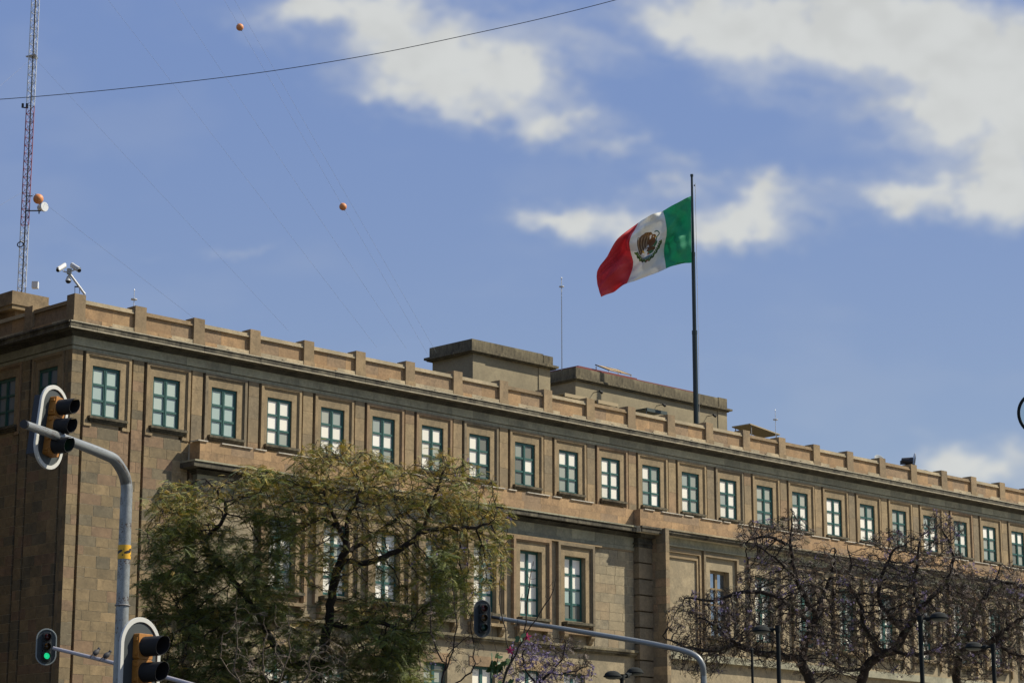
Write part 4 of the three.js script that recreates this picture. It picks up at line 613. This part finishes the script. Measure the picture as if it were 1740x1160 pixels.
function branchGeo(N, o, minR = 0, maxR = 1e9, flare = 0) {
  const pos = [], nor = [], uv = [], ix = [], q = V(0, 0, 0), t = V(0, 0, 0), a = V(0, 0, 0), b = V(0, 0, 0);
  const chain = (start, from) => {
    const list = from >= 0 ? [from, start] : [start]; let i = start;
    for (;;) { const k = N[i].kids; if (!k.length) break; let best = k[0]; for (const m of k) if (N[m].r > N[best].r) best = m; list.push(best); for (const m of k) if (m !== best) stack.push([m, i]); i = best; }
    if (list.length < 2) return; const R0 = N[list[1]].r; if (R0 > maxR) { } const sides = R0 > .07 ? 9 : R0 > .025 ? 6 : R0 > .012 ? 4 : 3; const base = pos.length / 3;
    for (let k = 0; k < list.length; k++) {
      const n = N[list[k]]; let rad = k === 0 && from >= 0 ? Math.min(n.r, R0 * 1.15) : n.r; if (flare && n.p.y - N[0].p.y < .9) rad *= 1 + flare * (1 - (n.p.y - N[0].p.y) / .9);
      t.copy(N[list[Math.min(k + 1, list.length - 1)]].p).sub(N[list[Math.max(0, k - 1)]].p).normalize(); a.set(.31, .2, .93).cross(t).normalize(); b.crossVectors(t, a);
      for (let s = 0; s < sides; s++) { const w = s / sides * 6.28318; q.copy(a).multiplyScalar(Math.cos(w)).addScaledVector(b, Math.sin(w)); pos.push(n.p.x - o.x + q.x * rad, n.p.y - o.y + q.y * rad, n.p.z - o.z + q.z * rad); nor.push(q.x, q.y, q.z); uv.push(s / sides * 2, n.p.y * 2); }
    }
    for (let k = 0; k + 1 < list.length; k++) for (let s = 0; s < sides; s++) { const u = base + k * sides + s, v = base + k * sides + (s + 1) % sides; ix.push(u, v, u + sides, v, v + sides, u + sides); }
  };
  const stack = [[0, -1]]; while (stack.length) { const [s, f] = stack.pop(); chain(s, f); }
  const g = new THREE.BufferGeometry(); g.setAttribute('position', new THREE.Float32BufferAttribute(pos, 3)); g.setAttribute('normal', new THREE.Float32BufferAttribute(nor, 3)); g.setAttribute('uv', new THREE.Float32BufferAttribute(uv, 2)); g.setIndex(ix); return g;
}
// one feathery frond: a curved stalk with paired leaflet rows
function frondGeo(L, pairs, wide, seed) {
  const p = [], r = rng(seed), tri = (a, b, c) => p.push(...a, ...b, ...c), Y = (x) => -.9 * L * (x / L) ** 2 * .55;
  tri([0, 0, .004], [0, 0, -.004], [L, Y(L), 0]);
  for (let k = 0; k < pairs; k++) for (const s of [-1, 1]) { const x = L * (.12 + .85 * k / pairs), l = wide * (1 - .55 * Math.abs(k / pairs - .4)) * (.8 + r() * .4), w = L / pairs * .36, y = Y(x), dx = l * (.45 + r() * .2), dy = -l * (.25 + r() * .3); const A = [x - w * .4, y, 0], Bq = [x + dx * .5 - w, y + dy * .45 + .004, s * l * .5], Cq = [x + dx * .5 + w, y + dy * .45, s * l * .5], D = [x + dx, y + dy, s * l]; tri(A, Bq, Cq); tri(Bq, D, Cq); }
  const g = new THREE.BufferGeometry(); g.setAttribute('position', new THREE.Float32BufferAttribute(p, 3)); g.computeVertexNormals(); return g;
}
function scatter(name, geo, mat, list, parent) { // list of [pos, quaternion, scale, colour]
  const m = new THREE.InstancedMesh(geo, mat, list.length), M4 = new THREE.Matrix4(); m.name = name; m.castShadow = m.receiveShadow = true; m.userData.kind = 'stuff';
  list.forEach(([p, q, s, c], i) => { M4.compose(p, q, V(s, s, s)); m.setMatrixAt(i, M4); m.setColorAt(i, c); }); parent.add(m); return m;
}
const leafM = new THREE.MeshPhysicalMaterial({ color: 0xffffff, roughness: .85, side: THREE.DoubleSide, transmission: .28, thickness: 0 });
const petalM = new THREE.MeshPhysicalMaterial({ color: 0xffffff, roughness: .8, side: THREE.DoubleSide, transmission: .25, thickness: 0 });
const barkTex = noiseTex(256, (u, v) => { const k = cl(.72 + (tn(u, v, 18, 3) - .5) * .7); return [k, k * .98, k * .95]; }, true);
const bark = new THREE.MeshStandardMaterial({ color: new THREE.Color().setRGB(.055, .041, .032), roughness: .95, map: barkTex, bumpMap: barkTex, bumpScale: .01 });
const barkPale = new THREE.MeshStandardMaterial({ color: new THREE.Color().setRGB(.24, .2, .15), roughness: .95, map: barkTex });
const frond = frondGeo(.42, 11, .13, 3), sprig = frondGeo(.2, 5, .07, 8);
const flowerGeo = (() => { const p = []; for (let k = 0; k < 5; k++) { const a = k * 1.2566, b = a + .9, c = (a + b) / 2, r = .05; p.push(0, 0, 0, r * .7 * Math.cos(a), .03, r * .7 * Math.sin(a), r * Math.cos(c), .05, r * Math.sin(c), 0, 0, 0, r * Math.cos(c), .05, r * Math.sin(c), r * .7 * Math.cos(b), .03, r * .7 * Math.sin(b)); } const g = new THREE.BufferGeometry(); g.setAttribute('position', new THREE.Float32BufferAttribute(p, 3)); g.computeVertexNormals(); return g; })();
const qr = (r, tiltMax, yaw) => new THREE.Quaternion().setFromEuler(new THREE.Euler((r() - .5) * tiltMax, yaw ?? r() * 6.283, (r() - .5) * tiltMax, 'YXZ'));
const lc = (r, g, b) => new THREE.Color().setRGB(r, g, b);
{
  // ---- leafy jacaranda at the left
  const D = 80, base = at(520, 1300, D); base.y = 0;
  const tree = thing('jacaranda_tree', 'large feathery green and olive tree in front of the left half of the facade', 'tree', base.clone());
  const N = grow({ base, seed: 21, guides: [
    [[531, 1210, D], [541, 1130, D], [557, 1066, D], [565, 1001, D], [580, 950, D - .2], [588, 925, D - .3], [573, 893, D - .4], [557, 858, D - .5], [548, 820, D]],
    [[541, 1130, D], [490, 1125, D - .4], [452, 1070, D - .6], [424, 1025, D - .8], [403, 997, D - .8], [385, 972, D - .6], [354, 938, D], [347, 912, D], [319, 881, D + .4], [285, 862, D]],
    [[350, 914, D], [372, 893, D - .6], [386, 863, D - .6], [370, 838, D - .5], [347, 812, D - .3]],
    [[580, 950, D], [612, 957, D - .6], [659, 943, D - .9], [706, 914, D - 1], [721, 892, D - 1], [732, 859, D - 1], [744, 834, D - 1], [752, 800, D - 1]],
    [[706, 908, D - 1], [750, 897, D - 1], [793, 898, D - 1.2], [830, 890, D - 1.2]],
    [[588, 925, D], [590, 885, D - .6], [612, 827, D - .6], [600, 790, D - .5]],
    [[565, 1060, D], [600, 1066, D - .8], [625, 1054, D - 1], [660, 1062, D - 1.2], [700, 1075, D - 1]],
    [[452, 1070, D], [410, 1040, D + .5], [370, 1035, D + .6], [330, 1040, D + .8], [280, 1060, D + .8]], [[573, 893, D], [540, 880, D + .6], [500, 905, D + 1], [450, 925, D + 1]], [[588, 935, D], [640, 905, D + 1.5], [690, 870, D + 2]], [[490, 1125, D], [470, 1160, D + 1], [400, 1130, D + 1.5], [320, 1110, D + 1.5]]],
    blobs: [[300, 960, D, 75, 120, 3, 924], [335, 862, D, 95, 55, 3, 726], [400, 985, D, 105, 100, 3, 726], [590, 815, D, 105, 58, 3, 1232], [690, 855, D, 120, 75, 3, 1364], [785, 850, D, 70, 70, 2.5, 726], [560, 920, D, 130, 95, 3, 924], [745, 960, D, 90, 95, 3, 792], [838, 940, D, 32, 62, 2, 264], [650, 1075, D, 95, 85, 3, 924], [430, 1095, D, 150, 75, 3, 924], [300, 1085, D, 72, 80, 3, 660], [470, 855, D, 80, 55, 2.5, 726], [745, 790, D - 1, 45, 32, 1.5, 198], [560, 772, D, 60, 28, 2, 198], [440, 815, D, 60, 28, 2, 264], [845, 880, D, 30, 30, 1.5, 154], [265, 1140, D, 60, 60, 2.5, 420], [370, 1160, D, 80, 50, 2.5, 420], [560, 1150, D, 70, 50, 2.5, 320], [680, 1130, D - .5, 60, 60, 2, 420]] });
  mesh('trunk', branchGeo(N, base, 0, 1e9, .5), bark, tree);
  const r = rng(4), leaves = [], flowers = [];
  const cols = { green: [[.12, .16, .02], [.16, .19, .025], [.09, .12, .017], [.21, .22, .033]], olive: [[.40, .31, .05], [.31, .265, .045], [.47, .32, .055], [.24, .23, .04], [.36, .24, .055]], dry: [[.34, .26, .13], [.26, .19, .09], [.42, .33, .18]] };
  const foci = []; for (let k = 0; k < 60; k++) foci.push([r() * 700 + 200, r() * 430 + 740, r()]);
  for (let i = 1; i < N.length; i++) {
    const n = N[i]; if (n.r > .022) continue;
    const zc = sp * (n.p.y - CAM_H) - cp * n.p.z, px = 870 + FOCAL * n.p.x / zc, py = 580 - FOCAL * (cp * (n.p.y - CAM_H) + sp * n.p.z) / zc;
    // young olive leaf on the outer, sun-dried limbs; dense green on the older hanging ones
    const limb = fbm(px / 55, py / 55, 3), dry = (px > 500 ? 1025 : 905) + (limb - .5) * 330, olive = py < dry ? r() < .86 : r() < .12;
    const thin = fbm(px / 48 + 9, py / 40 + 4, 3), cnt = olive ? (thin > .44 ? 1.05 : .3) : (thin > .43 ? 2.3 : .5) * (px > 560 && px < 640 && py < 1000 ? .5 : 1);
    let m = Math.floor(cnt) + (r() < cnt % 1 ? 1 : 0); if (!n.kids.length) m += 1;
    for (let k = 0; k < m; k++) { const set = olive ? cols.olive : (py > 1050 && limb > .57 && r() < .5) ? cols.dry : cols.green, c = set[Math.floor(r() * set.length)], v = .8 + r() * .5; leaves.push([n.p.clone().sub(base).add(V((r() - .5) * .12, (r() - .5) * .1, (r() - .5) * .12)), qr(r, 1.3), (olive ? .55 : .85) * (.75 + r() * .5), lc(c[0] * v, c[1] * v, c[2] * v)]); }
    if (!n.kids.length && px > 690 && px + py > 1560 && r() < .05) for (let k = 0; k < 4; k++) flowers.push([n.p.clone().sub(base).add(V((r() - .5) * .2, (r() - .5) * .2, (r() - .5) * .2)), qr(r, 3), .95, lc(.22, .17, .38)]);
  }
  scatter('crown', frond, leafM, leaves, tree); scatter('blossom', flowerGeo, petalM, flowers, tree);
  console.log('left tree', N.length, leaves.length, flowers.length);
}
function bareTree(label, cfg, leafy = .25, bloom = .1) {
  const base = cfg.base, tree = thing('jacaranda_tree', label, 'tree', base.clone()), N = grow(cfg);
  mesh('trunk', branchGeo(N, base, 0, 1e9, .5), cfg.bark ?? bark, tree);
  const r = rng(cfg.seed + 9), leaves = [], flowers = [];
  for (let i = 1; i < N.length; i++) {
    const n = N[i]; if (n.r > .02) continue;
    if (r() < leafy) { const v = .7 + r() * .7, c = [[.10, .07, .05], [.085, .062, .045], [.13, .085, .06], [.08, .08, .035]][Math.floor(r() * 4)]; leaves.push([n.p.clone().sub(base).add(V((r() - .5) * .1, (r() - .5) * .1, (r() - .5) * .1)), qr(r, 2.4), .7 + r() * .7, lc(c[0] * v, c[1] * v, c[2] * v)]); }
    const cl2 = fbm(n.p.x * .9 + 30, n.p.y * .9 + n.p.z * .4, 2);
    if (!n.kids.length && cl2 > .5 && r() < bloom) { const m = 3 + Math.floor(r() * 5); for (let k = 0; k < m; k++) { const v = .8 + r() * .5; flowers.push([n.p.clone().sub(base).add(V((r() - .5) * .22, (r() - .5) * .2, (r() - .5) * .22)), qr(r, 3), .9 + r() * .4, lc(.22 * v, .17 * v, .29 * v)]); } }
  }
  if (leaves.length) scatter('crown', sprig, leafM, leaves, tree); if (flowers.length) scatter('blossom', flowerGeo, petalM, flowers, tree);
  console.log(label, N.length, leaves.length, flowers.length);
}
{
  const on = (px, d) => { const p = at(px, 1200, d); p.y = 0; return p; };
  let D = 93;
  bareTree('bare dark tree with crooked limbs in front of the centre block', { base: on(1392, D), seed: 31, tip: .009, gnarl: .38, kill: .15, step: .15, guides: [
    [[1384, 1200, D], [1378, 1160, D], [1364, 1124, D], [1366, 1104, D], [1378, 1067, D], [1387, 1047, D], [1375, 1025, D], [1355, 984, D], [1346, 940, D], [1345, 897, D], [1346, 862, D]],
    [[1364, 1124, D], [1326, 1113, D - .4], [1283, 1107, D - .8], [1251, 1093, D - 1], [1225, 1070, D - 1], [1190, 1048, D - 1]], [[1378, 1060, D], [1350, 1035, D - 1], [1310, 1010, D - 1.5], [1260, 1005, D - 1.5], [1215, 1020, D - 1.5], [1165, 1015, D - 1.5]], [[1355, 984, D], [1320, 950, D - 1], [1285, 925, D - 1]], [[1390, 1047, D], [1400, 1010, D + 1.5], [1415, 970, D + 1.5], [1420, 930, D + 1]], [[1251, 1093, D], [1215, 1105, D - 1], [1165, 1100, D - 1], [1125, 1080, D - 1]], [[1346, 930, D], [1310, 912, D], [1275, 915, D]]],
    blobs: [[1225, 1055, D - 1, 100, 62, 3, 2095], [1330, 998, D, 85, 68, 3, 2095], [1340, 905, D, 40, 36, 2, 496], [1290, 910, D, 45, 28, 2, 434], [1300, 1070, D, 110, 70, 3, 2172], [1400, 1010, D + 1, 60, 90, 2.5, 1397], [1190, 1110, D - 1, 60, 45, 2.5, 807], [1400, 1110, D, 70, 50, 3, 807]] }, .4, .07);
  D = 96;
  bareTree('bare dark tree with spreading limbs between the two taller street lamps', { base: on(1452, D), seed: 47, tip: .009, gnarl: .38, kill: .15, step: .15, guides: [
    [[1456, 1205, D], [1462, 1160, D], [1475, 1130, D], [1496, 1112, D], [1518, 1106, D], [1540, 1072, D], [1563, 1034, D], [1585, 1012, D], [1612, 985, D], [1620, 940, D], [1605, 905, D]],
    [[1496, 1112, D], [1482, 1085, D - 1], [1467, 1061, D - 1], [1461, 1021, D - 1], [1442, 988, D - 1], [1447, 960, D - 1], [1440, 925, D - 1]], [[1540, 1072, D], [1516, 1052, D - .6], [1493, 1012, D - .6], [1500, 975, D - .6], [1520, 935, D - .6]], [[1563, 1034, D], [1555, 990, D + 1], [1560, 950, D + 1], [1565, 910, D + 1]], [[1475, 1130, D], [1440, 1140, D - 1], [1410, 1120, D - 1]], [[1518, 1106, D], [1570, 1110, D - 1], [1620, 1090, D - 1]]],
    blobs: [[1480, 1000, D, 85, 70, 3, 2235], [1580, 985, D, 80, 75, 3, 2235], [1530, 1070, D, 110, 80, 3, 2482], [1600, 900, D, 40, 32, 2, 372], [1440, 1090, D, 60, 70, 3, 931], [1620, 1060, D, 60, 80, 3, 993], [1520, 915, D, 50, 22, 2, 372]] }, .4, .06);
  D = 99;
  bareTree('bare dark tree at the right edge behind the rightmost lamp', { base: on(1640, D), seed: 59, tip: .009, gnarl: .38, kill: .15, step: .15, guides: [
    [[1634, 1200, D], [1625, 1144, D], [1642, 1090, D], [1665, 1032, D], [1691, 989, D], [1700, 960, D]], [[1642, 1110, D], [1668, 1105, D - 1], [1691, 1085, D - 1], [1725, 1058, D - 1], [1770, 1030, D - 1]], [[1691, 989, D], [1720, 990, D], [1760, 1000, D]], [[1665, 1032, D], [1630, 1010, D + 1], [1610, 985, D + 1]], [[1691, 1085, D], [1720, 1110, D - 1], [1770, 1120, D - 1]]],
    blobs: [[1680, 1030, D, 80, 60, 3, 2482], [1740, 1060, D, 60, 75, 3, 1863], [1660, 1110, D, 80, 50, 3, 1552], [1770, 1120, D, 50, 50, 3, 619], [1640, 1000, D, 45, 45, 2, 619], [1715, 985, D, 50, 30, 2, 434]] }, .5, .05);
  D = 72;
  bareTree('small jacaranda covered in purple blossom at the bottom centre', { base: on(900, D), seed: 71, tip: .006, gnarl: .5, kill: .14, step: .11, reach: 1.1, guides: [[[905, 1200, D], [915, 1165, D], [935, 1140, D], [955, 1120, D], [960, 1098, D]], [[915, 1165, D], [895, 1140, D], [890, 1115, D]], [[935, 1145, D], [975, 1140, D], [1000, 1130, D]]], blobs: [[930, 1110, D, 75, 36, 1.4, 520], [900, 1150, D, 60, 30, 1.2, 220], [975, 1140, D, 42, 28, 1.2, 260]] }, .25, .55);
  D = 62;
  // leafless pale shrub stems before the big tree
  bareTree('pale leafless shrub with thin upright stems below the big feathery tree', { base: on(455, D), seed: 83, tip: .0055, gnarl: .45, step: .12, kill: .17, reach: 1.0, bark: barkPale, guides: [
    [[458, 1250, D], [466, 1190, D], [482, 1140, D], [492, 1090, D], [489, 1030, D], [481, 990, D]], [[460, 1200, D], [400, 1150, D - .5], [401, 1090, D - .5], [402, 1030, D - .5], [404, 1000, D - .5]], [[466, 1190, D], [445, 1130, D], [452, 1080, D], [447, 1045, D]], [[482, 1140, D], [470, 1110, D + .3], [467, 1060, D + .3], [468, 1030, D]], [[466, 1190, D], [520, 1150, D], [530, 1110, D], [560, 1085, D]], [[400, 1150, D], [375, 1120, D], [380, 1075, D]]],
    blobs: [[410, 1090, D, 28, 75, .8, 150], [480, 1100, D, 32, 75, .8, 170], [440, 1125, D, 70, 40, 1, 200], [545, 1130, D, 55, 45, 1, 200]] }, .12, 0);
  bareTree('slim bare tree with thin grey twigs between the feathery tree and the dark signal', { base: on(745, D + 4), seed: 97, tip: .006, gnarl: .45, step: .12, kill: .18, reach: 1.0, guides: [
    [[745, 1230, 66], [748, 1170, 66], [758, 1130, 66], [762, 1110, 66], [785, 1090, 66], [797, 1078, 66]], [[758, 1130, 66], [735, 1080, 66], [732, 1020, 66], [730, 960, 66]], [[748, 1170, 66], [803, 1140, 66], [802, 1090, 66], [797, 1040, 66], [788, 1000, 66]], [[758, 1140, 66], [775, 1060, 66], [770, 1000, 66], [772, 960, 66]]],
    blobs: [[770, 1100, 66, 60, 45, 1, 330], [760, 1030, 66, 45, 50, 1, 110], [800, 1110, 66, 30, 40, 1, 120]] }, .10, 0);
}
// orchid tree: long stems, a few round leaves, magenta flowers
{
  const D = 60, b = at(842, 1230, D); b.y = 0; const t = thing('orchid_tree', 'young tree with round green leaves and magenta flowers under the centre signal arm', 'tree', b.clone());
  const N = grow({ base: b, seed: 101, tip: .0065, step: .12, kill: .18, reach: .8, gnarl: .4, exp: 2.2, guides: [[[848, 1190, D], [856, 1150, D], [870, 1120, D], [884, 1095, D], [890, 1070, D], [896, 1020, D], [900, 985, D], [908, 955, D]], [[870, 1120, D], [862, 1090, D], [852, 1050, D], [848, 1010, D], [852, 960, D]], [[884, 1095, D], [905, 1060, D], [925, 1030, D], [940, 1000, D], [946, 975, D]], [[856, 1150, D], [845, 1110, D], [838, 1080, D], [834, 1040, D]], [[870, 1120, D], [880, 1060, D], [886, 1010, D]]], blobs: [[905, 985, D, 18, 25, .4, 26], [850, 1000, D, 12, 40, .4, 26], [930, 1010, D, 20, 30, .4, 20], [870, 1110, D, 22, 30, .6, 40]] });
  mesh('trunk', branchGeo(N, b, 0, 1e9, .3), new THREE.MeshStandardMaterial({ color: lc(.10, .08, .06), roughness: .95, map: barkTex }), t);
  const sh = new THREE.Shape(); sh.moveTo(0, 0); sh.bezierCurveTo(.09, -.02, .12, .08, .06, .15); sh.lineTo(0, .12); sh.lineTo(-.06, .15); sh.bezierCurveTo(-.12, .08, -.09, -.02, 0, 0); const lg = new THREE.ExtrudeGeometry(sh, { depth: .004, bevelEnabled: false, curveSegments: 5 }); const lm = new THREE.MeshPhysicalMaterial({ color: lc(.05, .12, .02), roughness: .6, transmission: .3, thickness: 0 }), r = rng(8);
  for (const [x, y, n, s] of [[842, 1122, 9, 14], [848, 1135, 9, 14], [856, 1128, 6, 12], [883, 1083, 3, 5], [860, 1160, 5, 16], [838, 1140, 5, 8]]) for (let k = 0; k < n; k++) { const p = at(x + (r() - .5) * s, y + (r() - .5) * s, D + (r() - .5) * .5).sub(b), l = mesh('leaf', lg, lm, t); l.position.copy(p); l.rotation.set(r() * 2 - 1, r() * 6, r() * 6); }
  const pg = (() => { const s = new THREE.Shape(); s.moveTo(0, 0); s.bezierCurveTo(.035, .02, .04, .08, 0, .12); s.bezierCurveTo(-.04, .08, -.035, .02, 0, 0); return new THREE.ExtrudeGeometry(s, { depth: .004, bevelEnabled: false, curveSegments: 4 }); })(), pm = plain(.42, .02, .09, .7);
  for (const [x, y] of [[896, 1082], [867, 1105]]) { const f = group('flower', t); f.position.copy(at(x, y, D - .1).sub(b)); for (let k = 0; k < 5; k++) { const p = mesh('petal', pg, pm, f); p.rotation.set(.5 * Math.sin(k), .5 * Math.cos(k * 2), k * 1.257); } }
}
renderer.render(scene, camera);
